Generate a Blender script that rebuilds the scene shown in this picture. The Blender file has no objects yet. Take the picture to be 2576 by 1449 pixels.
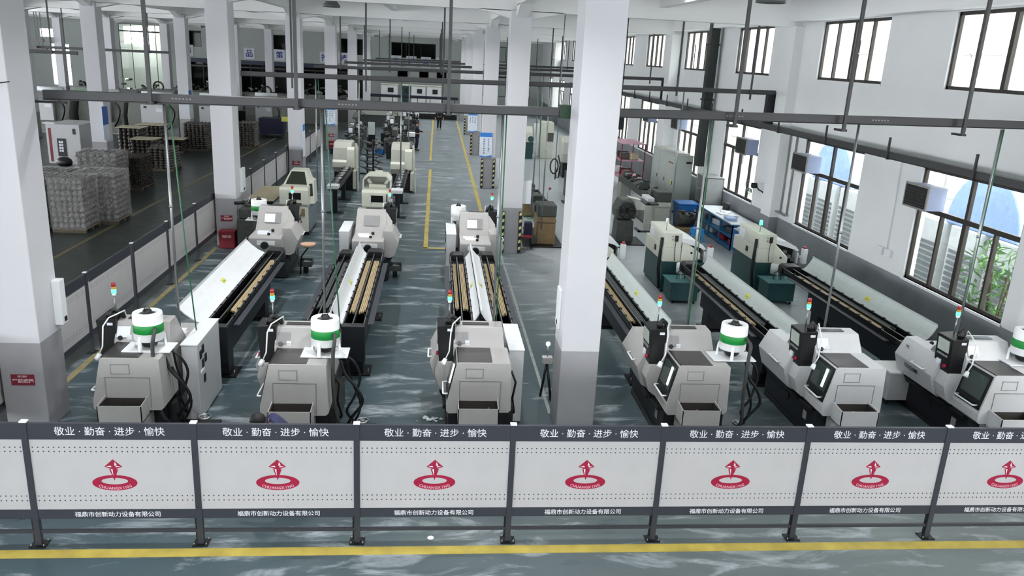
import bpy, bmesh, math, random
from mathutils import Vector, Matrix
random.seed(7)
PI = math.pi
S = bpy.context.scene
C = S.collection
# ------------------------------------------------------------ camera
cd = bpy.data.cameras.new('camera'); cam = bpy.data.objects.new('camera', cd); C.objects.link(cam)
cd.sensor_width = 36.0; cd.lens = 2000.0/2576*36; cd.clip_end = 400
p_, r_, y_ = .285182, .0523636, .104183
fw = Vector((math.sin(y_)*math.cos(p_), math.cos(y_)*math.cos(p_), -math.sin(p_)))
rt = Vector((math.cos(y_), -math.sin(y_), 0)); up = rt.cross(fw)
rr = rt*math.cos(r_)+up*math.sin(r_); uu = -rt*math.sin(r_)+up*math.cos(r_)
M = Matrix((rr, uu, -fw)).transposed().to_4x4(); M.translation = Vector((0, 0, 5.8))
cam.matrix_world = M; S.camera = cam
# ------------------------------------------------------------ sky, exposure, fill lights
w = bpy.data.worlds.new('sky'); S.world = w; w.use_nodes = True
w.node_tree.nodes['Background'].inputs[0].default_value = (.95, .97, 1, 1)
w.node_tree.nodes['Background'].inputs[1].default_value = 14
S.view_settings.view_transform = 'Standard'; S.view_settings.look = 'None'
S.view_settings.gamma = 1; S.view_settings.exposure = 0.0
try: S.view_settings.use_curve_mapping = False
except Exception: pass
def area(name, loc, rot, sx, sy, e, col=(.95, .98, 1)):
    l = bpy.data.lights.new(name, 'AREA'); l.shape = 'RECTANGLE'; l.size = sx; l.size_y = sy; l.energy = e; l.color = col
    o = bpy.data.objects.new(name, l); C.objects.link(o); o.location = loc; o.rotation_euler = rot
# fill lights added at the rear and left window bands, standing in for daylight
area('window_daylight_rear', (-8, -7.9, 4.4), (math.radians(90), 0, 0), 36, 2.4, 900)
area('window_daylight_left', (-41.5, 38, 4.8), (0, math.radians(-80), 0), 4, 80, 1800)

# added fill lights without lamp bodies, flush with the slab between the beams
FILLX = (-26.7, -18.3, -10.05, -3.6, 1.0, 6.4); FILLY = [2.9+5.95*k for k in range(13)]
for lx in FILLX:
    for ly in FILLY:
        if lx == -3.6 and 25 < ly < 28: continue
        l = bpy.data.lights.new('high_bay_light', 'AREA'); l.shape = 'DISK'; l.size = .4; l.energy = 125 if lx > -9 else 60; l.color = (1, 1, 1); l.spread = math.radians(125)
        o = bpy.data.objects.new('high_bay_light', l); C.objects.link(o); o.location = (lx, ly, 7.738)

# ------------------------------------------------------------ materials
def srgb(h):
    h = h.lstrip('#'); o = []
    for i in (0, 2, 4):
        c = int(h[i:i+2], 16)/255; o.append(c/12.92 if c <= .04045 else ((c+.055)/1.055)**2.4)
    return tuple(o)+(1,)
MATS = {}
def mat(name, hexc, rough=.5, metal=0, var=.08, scale=6, bump=0, emit=0):
    if name in MATS: return MATS[name]
    m = bpy.data.materials.new(name); m.use_nodes = True; nt = m.node_tree; b = nt.nodes['Principled BSDF']
    c = srgb(hexc); b.inputs['Roughness'].default_value = rough; b.inputs['Metallic'].default_value = metal
    tc = nt.nodes.new('ShaderNodeTexCoord'); n = nt.nodes.new('ShaderNodeTexNoise'); n.inputs['Scale'].default_value = scale; n.inputs['Detail'].default_value = 5
    nt.links.new(tc.outputs['Object'], n.inputs['Vector'])
    mx = nt.nodes.new('ShaderNodeMix'); mx.data_type = 'RGBA'
    mx.inputs[6].default_value = tuple(x*(1-var*2) for x in c[:3])+(1,); mx.inputs[7].default_value = tuple(min(1, x*(1+var)) for x in c[:3])+(1,)
    nt.links.new(n.outputs['Fac'], mx.inputs[0]); nt.links.new(mx.outputs[2], b.inputs['Base Color'])
    if bump:
        bp = nt.nodes.new('ShaderNodeBump'); bp.inputs['Strength'].default_value = bump; bp.inputs['Distance'].default_value = .02
        nt.links.new(n.outputs['Fac'], bp.inputs['Height']); nt.links.new(bp.outputs[0], b.inputs['Normal'])
    if emit:
        b.inputs['Emission Color'].default_value = c; b.inputs['Emission Strength'].default_value = emit
    MATS[name] = m; return m
def nodes_of(name):
    m = bpy.data.materials.new(name); m.use_nodes = True; MATS[name] = m
    return m, m.node_tree, m.node_tree.nodes['Principled BSDF']
def N(nt, t, **k):
    n = nt.nodes.new(t)
    for a, b in k.items(): setattr(n, a, b)
    return n
def math_n(nt, op, a, b=None):
    n = N(nt, 'ShaderNodeMath', operation=op)
    for i, v in enumerate((a, b)):
        if v is None: continue
        if isinstance(v, (int, float)): n.inputs[i].default_value = v
        else: nt.links.new(v, n.inputs[i])
    return n.outputs[0]
def mixc(nt, f, a, b):
    n = N(nt, 'ShaderNodeMix', data_type='RGBA')
    for i, v in ((0, f), (6, a), (7, b)):
        if isinstance(v, (int, float, tuple)): n.inputs[i].default_value = v
        else: nt.links.new(v, n.inputs[i])
    return n.outputs[2]
def dado_mat(name, topc, lowc, h, marble=False):
    m, nt, b = nodes_of(name)
    g = N(nt, 'ShaderNodeNewGeometry'); sp = N(nt, 'ShaderNodeSeparateXYZ'); nt.links.new(g.outputs['Position'], sp.inputs[0])
    no = N(nt, 'ShaderNodeTexNoise'); no.inputs['Scale'].default_value = 1.3; no.inputs['Detail'].default_value = 8
    nt.links.new(g.outputs['Position'], no.inputs['Vector'])
    lo = mixc(nt, no.outputs['Fac'], tuple(x*(.62 if marble else .86) for x in srgb(lowc)[:3])+(1,), tuple(min(1,x*1.3) for x in srgb(lowc)[:3])+(1,))
    hi = mixc(nt, no.outputs['Fac'], tuple(x*.93 for x in srgb(topc)[:3])+(1,), srgb(topc))
    f = math_n(nt, 'GREATER_THAN', sp.outputs[2], h)
    nt.links.new(mixc(nt, f, lo, hi), b.inputs['Base Color']); b.inputs['Roughness'].default_value = .55
    return m
M_wall = dado_mat('wall_paint', '#e4e6e7', '#83878c', 1.38, True)
M_col = dado_mat('column_paint', '#cfd0d5', '#939396', 1.40)
M_ceil = mat('ceiling_paint', '#eceded', .8, var=.03, scale=.6)
def floor_mat():
    m, nt, b = nodes_of('epoxy_floor')
    g = N(nt, 'ShaderNodeNewGeometry'); sp = N(nt, 'ShaderNodeSeparateXYZ'); nt.links.new(g.outputs['Position'], sp.inputs[0])
    X, Y = sp.outputs[0], sp.outputs[1]
    n1 = N(nt, 'ShaderNodeTexNoise'); n1.inputs['Scale'].default_value = .35; n1.inputs['Detail'].default_value = 7; n1.inputs['Roughness'].default_value = .6
    n2 = N(nt, 'ShaderNodeTexNoise'); n2.inputs['Scale'].default_value = 1.6; n2.inputs['Detail'].default_value = 9; n2.inputs['Roughness'].default_value = .68; n2.inputs['Distortion'].default_value = .6
    mp = N(nt, 'ShaderNodeMapping'); mp.inputs['Scale'].default_value = (.5, 1.6, 1)
    nt.links.new(g.outputs['Position'], n1.inputs['Vector']); nt.links.new(g.outputs['Position'], mp.inputs[0]); nt.links.new(mp.outputs[0], n2.inputs['Vector'])
    base = mixc(nt, n1.outputs['Fac'], srgb('#26353a'), srgb('#4b5d63'))
    # worn concrete: right-hand bay and walkway are paler, the left hall is darker green, with its dim light put into the colour too
    def ramp(v, a, b_):
        r = N(nt, 'ShaderNodeMapRange'); r.inputs[1].default_value = a; r.inputs[2].default_value = b_; nt.links.new(v, r.inputs[0]); return r.outputs[0]
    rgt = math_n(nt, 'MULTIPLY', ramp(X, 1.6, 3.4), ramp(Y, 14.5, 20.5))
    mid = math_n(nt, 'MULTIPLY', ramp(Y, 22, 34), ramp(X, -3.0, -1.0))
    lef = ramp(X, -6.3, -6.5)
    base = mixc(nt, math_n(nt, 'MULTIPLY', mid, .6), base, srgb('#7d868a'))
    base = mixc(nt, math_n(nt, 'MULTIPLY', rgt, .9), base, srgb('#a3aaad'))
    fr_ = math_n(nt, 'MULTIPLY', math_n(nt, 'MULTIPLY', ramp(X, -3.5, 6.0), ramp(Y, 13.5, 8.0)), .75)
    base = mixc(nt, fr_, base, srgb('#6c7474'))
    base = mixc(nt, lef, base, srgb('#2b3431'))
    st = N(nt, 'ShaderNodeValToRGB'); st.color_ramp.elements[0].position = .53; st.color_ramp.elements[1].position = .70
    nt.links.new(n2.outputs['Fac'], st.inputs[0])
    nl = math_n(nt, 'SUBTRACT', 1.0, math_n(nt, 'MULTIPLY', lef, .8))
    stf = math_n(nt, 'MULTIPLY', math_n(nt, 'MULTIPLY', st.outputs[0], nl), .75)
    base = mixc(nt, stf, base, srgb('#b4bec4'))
    dk = N(nt, 'ShaderNodeValToRGB'); dk.color_ramp.elements[0].position = .28; dk.color_ramp.elements[1].position = .42
    dk.color_ramp.elements[0].color = (1, 1, 1, 1); dk.color_ramp.elements[1].color = (0, 0, 0, 1)
    nt.links.new(n2.outputs['Fac'], dk.inputs[0])
    base = mixc(nt, math_n(nt, 'MULTIPLY', dk.outputs[0], .55), base, srgb('#1d2729'))
    nt.links.new(base, b.inputs['Base Color'])
    rg = math_n(nt, 'MULTIPLY_ADD', n2.outputs['Fac'], .35); rg.node.inputs[2].default_value = .16
    nt.links.new(rg, b.inputs['Roughness'])
    return m
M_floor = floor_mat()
def glass_mat():
    m, nt, b = nodes_of('window_glass'); nt.nodes.remove(b)
    out = nt.nodes['Material Output']; t = N(nt, 'ShaderNodeBsdfTransparent'); gl = N(nt, 'ShaderNodeBsdfGlossy'); gl.inputs['Roughness'].default_value = .02
    t.inputs[0].default_value = (.94, .97, .96, 1)
    fr = N(nt, 'ShaderNodeLayerWeight'); fr.inputs[0].default_value = .12; mx = N(nt, 'ShaderNodeMixShader')
    nt.links.new(math_n(nt, 'MULTIPLY', fr.outputs[1], .5), mx.inputs[0]); nt.links.new(t.outputs[0], mx.inputs[1]); nt.links.new(gl.outputs[0], mx.inputs[2]); nt.links.new(mx.outputs[0], out.inputs[0])
    return m
M_glass = glass_mat()
lg = mat('light_grey_machine_paint', '#a9a8a6', .42, var=.05)
lg2 = mat('pale_machine_paint', '#c2c4c6', .4, var=.04)
dgm = mat('dark_grey_cover', '#383535', .3, var=.06)
gmid = mat('mid_grey_panel', '#8a8a8b', .45)
navy = mat('navy_black_paint', '#10151d', .5, var=.15)
blk = mat('black_plastic', '#0d0e10', .42)
blk2 = mat('black_steel', '#17191b', .4, .3)
wht = mat('white_enamel', '#eceff0', .35, var=.02)
wht2 = mat('white_sheet_metal', '#dfe3e6', .45, var=.04)
paleg = mat('pale_green_white_sheet', '#c6d0ce', .45, var=.05)
cream = mat('cream_machine_paint', '#d4d6c8', .42, var=.05)
cream2 = mat('grey_cream_paint', '#b9bbb2', .45, var=.06)
teal = mat('teal_machine_paint', '#1c4548', .42, var=.12)
teal2 = mat('light_teal_lid', '#3f7476', .4, var=.1)
green = mat('green_band', '#118a3a', .45, var=.04)
tan = mat('tan_bar_stock', '#b3a07b', .55, var=.18, scale=20)
greybar = mat('grey_bar_stock', '#5c6060', .5, .3)
steel = mat('brushed_steel', '#9a9e9f', .32, .8)
dsteel = mat('dark_busbar', '#3b3c3e', .42, .2, var=.06)
fgrey = mat('fence_charcoal', '#34373f', .42, var=.05)
fsheet = mat('fence_sheet_white', '#bebdbd', .5, var=.05, scale=3)
hole = mat('punched_hole', '#4c5258', .8)
txtw = mat('white_lettering', '#e9ecef', .5)
red = mat('magenta_red_print', '#a00f3a', .5, var=.03)
dred = mat('dark_red_paint', '#7c1528', .4)
yel = mat('yellow_floor_paint', '#b3a148', .5, var=.3, scale=3)
yel2 = mat('yellow_label', '#d8dc62', .5)
haz = mat('hazard_cream', '#d8d492', .5)
wframe = mat('dark_window_frame', '#2b2522', .4, .2)
woodc = mat('plywood_board', '#c9c3a8', .6, var=.12)
blue = mat('blue_plastic', '#1668b4', .4, var=.08)
blue2 = mat('blue_shelf_paint', '#2f78a8', .4, var=.08)
dblue = mat('deep_blue_crate', '#121a3a', .5, var=.15)
pink = mat('pink_shelf_board', '#d9a0b4', .5)
cast = mat('cast_metal_parts', '#6a6764', .45, .5, var=.3, scale=30, bump=.4)
cast2 = mat('wrapped_parts', '#7d7a78', .3, .5, var=.45, scale=14, bump=.8)
brass = mat('oily_tan_base', '#8a7350', .5, var=.25, scale=8)
oldgrey = mat('oily_grey_machine', '#4c504c', .45, .2, var=.3, scale=9)
skin = mat('skin', '#c08a6c', .5); hairm = mat('black_hair', '#0e0c0c', .6)
cloth = mat('navy_workwear', '#1c2338', .8, var=.12); cloth2 = mat('indigo_shirt', '#2b2f55', .8, var=.15)
shoe = mat('dark_shoes', '#111214', .6)
lampg = mat('green_lamp_lit', '#3dffb0', .3, emit=5); lampr = mat('red_lamp_lens', '#a32a2f', .25); lampy = mat('amber_lamp_lens', '#c98a2c', .25)
lampglint = mat('work_light_lit', '#f4fff0', .3, emit=9)
screen = mat('display_glass', '#b9c2ba', .15); scrd = mat('dark_display', '#121614', .12)
paper = mat('paper', '#e2e6ee', .7, var=.02)
seal = mat('grey_green_wall_panel', '#aeb9b4', .6)
bluesign = mat('blue_character', '#24379c', .5)
posterb = mat('poster_blue', '#2f7fd6', .4); posterw = mat('poster_white', '#dfe8f5', .4)

# ------------------------------------------------------------ mesh builder
class MB:
    def __init__(s, m=None): s.v = []; s.f = []; s.m = []; s.mats = []; s.d = m; s.sm = []
    def mi(s, m):
        m = m or s.d
        if m not in s.mats: s.mats.append(m)
        return s.mats.index(m)
    def add(s, vs, fs, m=None, smooth=False):
        o = len(s.v); s.v += [tuple(v) for v in vs]; k = s.mi(m)
        for f in fs: s.f.append([i+o for i in f]); s.m.append(k); s.sm.append(smooth)
        return s
    def hexa(s, p, m=None):
        return s.add(p, [(0, 3, 2, 1), (4, 5, 6, 7), (0, 1, 5, 4), (1, 2, 6, 5), (2, 3, 7, 6), (3, 0, 4, 7)], m)
    def box(s, x0, x1, y0, y1, z0, z1, m=None):
        return s.hexa([(x0, y0, z0), (x1, y0, z0), (x1, y1, z0), (x0, y1, z0), (x0, y0, z1), (x1, y0, z1), (x1, y1, z1), (x0, y1, z1)], m)
    def obox(s, c, d, rot, m=None):
        R = rot if isinstance(rot, Matrix) else Matrix.Rotation(rot, 3, 'Z')
        hx, hy, hz = d[0]/2, d[1]/2, d[2]/2
        P = [(-hx, -hy, -hz), (hx, -hy, -hz), (hx, hy, -hz), (-hx, hy, -hz), (-hx, -hy, hz), (hx, -hy, hz), (hx, hy, hz), (-hx, hy, hz)]
        return s.hexa([tuple(R @ Vector(q)+Vector(c)) for q in P], m)
    def prism(s, poly, ax, a, b, m=None):
        n = len(poly)
        def P(q, t): return (t, q[0], q[1]) if ax == 'x' else (q[0], t, q[1]) if ax == 'y' else (q[0], q[1], t)
        vs = [P(q, a) for q in poly]+[P(q, b) for q in poly]
        return s.add(vs, [tuple(range(n)), tuple(range(2*n-1, n-1, -1))]+[(i, i+n, (i+1) % n+n, (i+1) % n) for i in range(n)], m)
    def cyl(s, a, b, r, m=None, n=12, r2=None, cap=True):
        a = Vector(a); b = Vector(b); r2 = r if r2 is None else r2; d = (b-a).normalized()
        u = d.orthogonal().normalized(); v = d.cross(u)
        vs = [a+(u*math.cos(2*PI*i/n)+v*math.sin(2*PI*i/n))*r for i in range(n)]+[b+(u*math.cos(2*PI*i/n)+v*math.sin(2*PI*i/n))*r2 for i in range(n)]
        s.add(vs, [(i, (i+1) % n, (i+1) % n+n, i+n) for i in range(n)], m, True)
        if cap: s.add(vs, [tuple(range(n-1, -1, -1)), tuple(range(n, 2*n))], m)
        return s
    def tube(s, pts, r, m=None, n=7, closed=False):
        pts = [Vector(p) for p in pts]; k = len(pts); vs = []; fs = []; u = None
        for i, p in enumerate(pts):
            q0 = pts[i-1] if (i or closed) else p; q1 = pts[(i+1) % k] if (i < k-1 or closed) else p
            d = (q1-q0).normalized()
            u = d.orthogonal().normalized() if u is None else (u-d*u.dot(d)).normalized()
            v = d.cross(u); vs += [p+(u*math.cos(2*PI*j/n)+v*math.sin(2*PI*j/n))*r for j in range(n)]
        for i in range(k if closed else k-1):
            a = i*n; b = ((i+1) % k)*n
            fs += [(a+j, a+(j+1) % n, b+(j+1) % n, b+j) for j in range(n)]
        if not closed: fs += [tuple(range(n-1, -1, -1)), tuple(range((k-1)*n, k*n))]
        return s.add(vs, fs, m, True)
    def hose(s, pts, r, m=None, n=7):
        P = [Vector(p) for p in pts]; P = [P[0]*2-P[1]]+P+[P[-1]*2-P[-2]]; o = []
        for i in range(1, len(P)-2):
            for k in range(5):
                t = k/5; o.append(.5*((2*P[i])+(P[i+1]-P[i-1])*t+(2*P[i-1]-5*P[i]+4*P[i+1]-P[i+2])*t*t+(3*P[i]-P[i-1]-3*P[i+1]+P[i+2])*t**3))
        return s.tube(o+[P[-2]], r, m, n)
    def rev(s, prof, c, m=None, n=24):
        vs = []; fs = []
        for r, z in prof: vs += [(c[0]+r*math.cos(2*PI*i/n), c[1]+r*math.sin(2*PI*i/n), c[2]+z) for i in range(n)]
        for k in range(len(prof)-1): fs += [(k*n+i, k*n+(i+1) % n, (k+1)*n+(i+1) % n, (k+1)*n+i) for i in range(n)]
        return s.add(vs, fs, m, True)
    def disc(s, c, r, nrm, m=None, n=10, th=.002):
        nrm = Vector(nrm); return s.cyl(Vector(c), Vector(c)+nrm*th, r, m, n)
    def ball(s, c, r, m=None, n=10, sc=(1, 1, 1)):
        vs = []; k = n//2+1
        for i in range(k):
            t = PI*i/(k-1)
            for j in range(n): vs.append((c[0]+r*sc[0]*math.sin(t)*math.cos(2*PI*j/n), c[1]+r*sc[1]*math.sin(t)*math.sin(2*PI*j/n), c[2]+r*sc[2]*math.cos(t)))
        return s.add(vs, [(i*n+j, i*n+(j+1) % n, (i+1)*n+(j+1) % n, (i+1)*n+j) for i in range(k-1) for j in range(n)], m, True)
    def obj(s, name, parent=None, bev=0, norm=True):
        me = bpy.data.meshes.new(name); me.from_pydata(s.v, [], s.f)
        for m in s.mats: me.materials.append(m)
        me.polygons.foreach_set('material_index', s.m); me.polygons.foreach_set('use_smooth', s.sm)
        if norm:
            bm = bmesh.new(); bm.from_mesh(me); bmesh.ops.remove_doubles(bm, verts=bm.verts, dist=1e-5)
            bmesh.ops.recalc_face_normals(bm, faces=bm.faces); bm.to_mesh(me); bm.free()
        me.update(); o = bpy.data.objects.new(name, me); C.objects.link(o)
        if parent: o.parent = parent
        if bev:
            b = o.modifiers.new('bevel', 'BEVEL'); b.width = bev; b.segments = 2; b.limit_method = 'ANGLE'; b.angle_limit = .7
        return o
def tag(o, label, cat, group=None, kind=None):
    o['label'] = label; o['category'] = cat
    if group: o['group'] = group
    if kind: o['kind'] = kind
    return o
def E_(name, loc, label, cat, group=None, rz=0):
    o = bpy.data.objects.new(name, None); C.objects.link(o); o.empty_display_size = .2
    o.location = loc; o.rotation_euler = (0, 0, rz); return tag(o, label, cat, group)
def dup(root, loc, rz=0, label=None, group=None, scale=None):
    def rec(o, par):
        c = o.copy(); C.objects.link(c); c.parent = par
        for ch in o.children: rec(ch, c)
        return c
    r = rec(root, None); r.location = loc; r.rotation_euler = (0, 0, rz)
    if scale: r.scale = scale
    if label: r['label'] = label
    if group: r['group'] = group
    return r
def struct(o): o['kind'] = 'structure'; return o
def T(root): bpy.context.view_layer.update(); return root
TX = {}
def text_mesh(s, width=None, height=None, bold=.0, shear=0):
    key = (s, width, height, bold, shear)
    if key in TX: return TX[key]
    cu = bpy.data.curves.new('t', 'FONT'); cu.body = s; cu.size = 1; cu.align_x = 'CENTER'; cu.align_y = 'CENTER'; cu.offset = bold; cu.shear = shear; cu.resolution_u = 2
    o = bpy.data.objects.new('t', cu); C.objects.link(o); bpy.context.view_layer.update()
    dg = bpy.context.evaluated_depsgraph_get(); me = bpy.data.meshes.new_from_object(o.evaluated_get(dg))
    xs = [v.co.x for v in me.vertices]; ys = [v.co.y for v in me.vertices]
    if not xs: xs = [0, 1]; ys = [0, 1]
    cx, cy = (min(xs)+max(xs))/2, (min(ys)+max(ys))/2
    sx = (width/(max(xs)-min(xs))) if width else None; sy = (height/(max(ys)-min(ys))) if height else None
    sx = sx or sy; sy = sy or sx
    for v in me.vertices: v.co.x = (v.co.x-cx)*sx; v.co.y = (v.co.y-cy)*sy
    bpy.data.objects.remove(o); bpy.data.curves.remove(cu); me.materials.clear(); TX[key] = me
    return me
def text_into(mb, s, c, R, m, **k):
    me = text_mesh(s, **k)
    mb.add([tuple(Vector(c)+R @ v.co) for v in me.vertices], [tuple(p.vertices) for p in me.polygons], m); return mb
RF = Matrix(((1, 0, 0), (0, 0, -1), (0, 1, 0)))          # text plane facing -Y
RL = Matrix(((0, 0, -1), (-1, 0, 0), (0, 1, 0)))          # facing -X
RR_ = Matrix(((0, 0, 1), (1, 0, 0), (0, 1, 0)))           # facing +X

# ============================================================ STRUCTURE
COLX = (-30.9, -22.5, -14.1, -6.0, 2.33); ROWY = [11.85+11.9*k for k in range(7)]
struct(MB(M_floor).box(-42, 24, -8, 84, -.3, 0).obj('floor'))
struct(MB(M_ceil).box(-42, 11.0, -8, 84, 7.75, 8.0).obj('ceiling'))
# beams
for k, y in enumerate(ROWY[:6]+[83.2]):
    mb = MB(M_ceil); mb.box(-42, 10.6, y-.19, y+.19, 6.98, 7.76)
    for x in COLX+(10.6,):
        for sg in (-1, 1):
            if x > 10: continue
            x0 = x+sg*.28; x1 = x+sg*1.25
            mb.prism([(x0, 7.0), (x1, 7.0), (x0, 6.78)] if sg > 0 else [(x0, 7.0), (x0, 6.78), (x1, 7.0)], 'y', y-.19, y+.19)
    struct(mb.obj('trim_1' if k == 0 else 'trim_1.%03d' % k))
for k, x in enumerate(COLX+(10.3,)):
    mb = MB(M_ceil); mb.box(x-.16, x+.16, -8, 84, 7.12, 7.76)
    for y in (ROWY[:6] if x < 10 else []):
        for sg in (-1, 1):
            y0 = y+sg*.33; y1 = y+sg*1.5
            mb.prism([(y0, 7.14), (y1, 7.14), (y0, 6.8)], 'x', x-.16, x+.16)
    struct(mb.obj('trim_2' if k == 0 else 'trim_2.%03d' % k))
for k, x in enumerate((-26.7, -18.3, -10.05, -1.85, 6.4)):
    struct(MB(M_ceil).box(x-.12, x+.12, -8, 84, 7.3, 7.76).obj('trim_3' if k == 0 else 'trim_3.%03d' % k))
rowname = ['nearest', 'second', 'third', 'fourth', 'fifth', 'sixth']
linename = {-30.9: 'outermost left line', -22.5: 'far left line', -14.1: 'middle line of the left hall', -6.0: 'line along the left partition', 2.33: 'line beside the yellow walkway'}
for x in COLX:
    for k, y in enumerate(ROWY[:6]):
        if x < -20 and k < 3 or (x == -14.1 and k < 2): continue
        o = MB(M_col).box(x-.3, x+.3, y-.35, y+.35, 0, 7.0).obj('column', bev=.012)
        tag(o, '%s white square column with grey painted foot in the %s' % (rowname[k], linename[x]), 'column', 'square hall columns'); o['kind'] = 'structure'
# right wall with openings
def wall_cells(name, ax, c0, c1, u0, u1, z0, z1, holes, m):
    us = sorted({u0, u1}|{h[0] for h in holes}|{h[1] for h in holes}); zs = sorted({z0, z1}|{h[2] for h in holes}|{h[3] for h in holes})
    mb = MB(m)
    for i in range(len(us)-1):
        for j in range(len(zs)-1):
            cu, cz = (us[i]+us[i+1])/2, (zs[j]+zs[j+1])/2
            if any(h[0] < cu < h[1] and h[2] < cz < h[3] for h in holes): continue
            if ax == 'x': mb.box(c0, c1, us[i], us[i+1], zs[j], zs[j+1])
            else: mb.box(us[i], us[i+1], c0, c1, zs[j], zs[j+1])
    # drop doubled inner faces
    me = mb.obj(name, norm=False); bm = bmesh.new(); bm.from_mesh(me.data); bmesh.ops.remove_doubles(bm, verts=bm.verts, dist=1e-4)
    seen = {}
    for f in bm.faces: seen.setdefault(tuple(sorted(v.index for v in f.verts)), []).append(f)
    bmesh.ops.delete(bm, geom=[f for L in seen.values() if len(L) > 1 for f in L], context='FACES'); bmesh.ops.recalc_face_normals(bm, faces=bm.faces); bm.to_mesh(me.data); bm.free()
    return struct(me)
WX = 10.6
lowers = [(13.2, 16.5), (19.0, 22.3), (25.6, 28.95), (31.5, 34.75), (38.2, 41.7), (44.2, 47.2), (50.2, 53.3), (56, 59.1), (62, 65.1), (68, 71.1), (74, 77)]
uppers = [(12.9, 16.35), (18.83, 22.25), (25.6, 28.7), (31.5, 34.9), (38.25, 41.5), (44.2, 47.2), (50.2, 53.3), (56, 59.1), (62, 65.1), (68, 71.1), (74, 77)]
lw0 = [(1.3, 4.5), (7.3, 10.5)]
holes = [(a, b, 1.42, 3.92) for a, b in lowers+lw0]+[(a, b, 5.56, 7.1) for a, b in uppers+lw0]
wall_cells('wall_right', 'x', WX, WX+.26, -8, 84, -.02, 7.78, holes, M_wall)
for k, y in enumerate(ROWY[:6]):
    o = MB(M_wall).box(10.32 if k == 1 else 10.1, 10.62, y-.35, y+.35, 0, 7.0).obj('column'); tag(o, '%s square pilaster standing out from the right window wall' % rowname[k], 'pilaster', 'wall pilasters'); o['kind'] = 'structure'
wn = [0]
def frame_win(y0, y1, z0, z1, muls, transom=None, tm=()):
    wn[0] += 1; x0, x1 = WX+.05, WX+.12; mb = MB(wframe); t = .07
    mb.box(x0, x1, y0, y1, z0, z0+t); mb.box(x0, x1, y0, y1, z1-t, z1); mb.box(x0, x1, y0, y0+t, z0, z1); mb.box(x0, x1, y1-t, y1, z0, z1)
    zt = transom or z1
    if transom: mb.box(x0-.01, x1, y0, y1, zt-.05, zt+.05)
    for i, f in enumerate(muls):
        yy = y0+(y1-y0)*f; h = .055 if abs(f-.5) < .02 else .028; mb.box(x0-.005, x1+.01, yy-h, yy+h, z0, zt)
    for f in tm: yy = y0+(y1-y0)*f; mb.box(x0-.005, x1, yy-.04, yy+.04, zt, z1)
    fr = mb.obj('window_%d' % wn[0]); struct(fr)
    MB(M_glass).box(x0+.03, x0+.036, y0+.05, y1-.05, z0+.05, z1-.05).obj('glass', fr)
    MB(M_wall if z0 > 3 else wht2).box(WX-.03, WX+.05, y0-.03, y1+.03, z0-.05, z0).obj('sill', fr)
for a, b in uppers: frame_win(a, b, 5.56, 7.1, (.25, .5, .77))
for a, b in lowers: frame_win(a, b, 1.42, 3.92, (.22, .5, .74), 3.02, (.5,))
# rear wall behind the camera, far left wall, end wall
wall_cells('wall_rear', 'y', -8.25, -8, -42, 10.86, 0, 7.78, [(x, x+4.5, 3.2, 5.6) for x in (-40, -32, -24, -16, -8.5, 1.5)], M_wall)
wall_cells('wall_left', 'x', -42.25, -42, -8, 84, 0, 7.78, [(y, y+5.0, 1.4, 6.6) for y in range(-5, 56, 6)], M_wall)
M_end = mat('end_wall_paint', '#b7bebb', .7, var=.05, scale=1)
eh = [(-37.0, -35.3, .8, 4.6), (-37.8, -36.2, 5.2, 5.95), (-30.6, -26.1, .6, 6.8), (-25.2, -20.6, .8, 3.9), (-24.6, -22.9, 5.0, 6.5), (-19.5, -14.9, .8, 3.95), (-16.9, -14.9, 5.1, 6.5), (-13.4, -7.2, .8, 3.95), (-9.6, -6.6, 5.0, 6.5), (-4.6, -.2, 4.95, 6.4), (-3.95, -2.95, 3.1, 3.75), (-1.8, -.85, 3.1, 3.75), (-.05, .95, 3.1, 3.75), (5.2, 6.9, 5.0, 6.5), (3.2, 9.5, 1.6, 4.2)]
wall_cells('wall_end', 'y', 83.4, 83.65, -42, 10.86, 0, 7.78, eh, M_end)
# rooms behind the end wall openings
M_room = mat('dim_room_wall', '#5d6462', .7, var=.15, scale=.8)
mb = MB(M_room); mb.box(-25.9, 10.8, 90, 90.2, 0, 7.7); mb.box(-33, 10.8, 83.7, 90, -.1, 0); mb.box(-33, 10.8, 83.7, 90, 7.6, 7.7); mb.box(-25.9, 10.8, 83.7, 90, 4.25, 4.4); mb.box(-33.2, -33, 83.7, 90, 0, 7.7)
for x in (-25.9, -20, -14.2, -7, 2): mb.box(x-.08, x+.08, 83.7, 90, 0, 7.6)
struct(mb.obj('wall_back_rooms'))
wall_cells('wall_cream_room', 'y', 87.5, 87.7, -33, -25.9, 0, 7.7, [(-31.6, -28.9, 4.9, 6.6)], mat('cream_room_wall', '#dfe2d6', .7))
area('cream_room_lamp', (-28.5, 85.2, 7.3), (0, 0, 0), 3, 2, 420)  # unseen fill light added to brighten the cream room
for (a, b, c, d) in eh:
    if a < -35: continue
    wn[0] += 1; fr = MB(wframe)
    t = .06
    fr.box(a, b, 83.45, 83.52, c, c+t); fr.box(a, b, 83.45, 83.52, d-t, d); fr.box(a, a+t, 83.45, 83.52, c, d); fr.box(b-t, b, 83.45, 83.52, c, d)
    n = max(1, int((b-a)/1.1))
    for i in range(1, n): x = a+(b-a)*i/n; fr.box(x-.025, x+.025, 83.46, 83.51, c, d)
    if d-c > 2.4: fr.box(a, b, 83.46, 83.51, d-.75, d-.6)
    o = struct(fr.obj('window_%d' % wn[0])); MB(M_glass).box(a+.03, b-.03, 83.48, 83.486, c+.03, d-.03).obj('glass', o)
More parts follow.
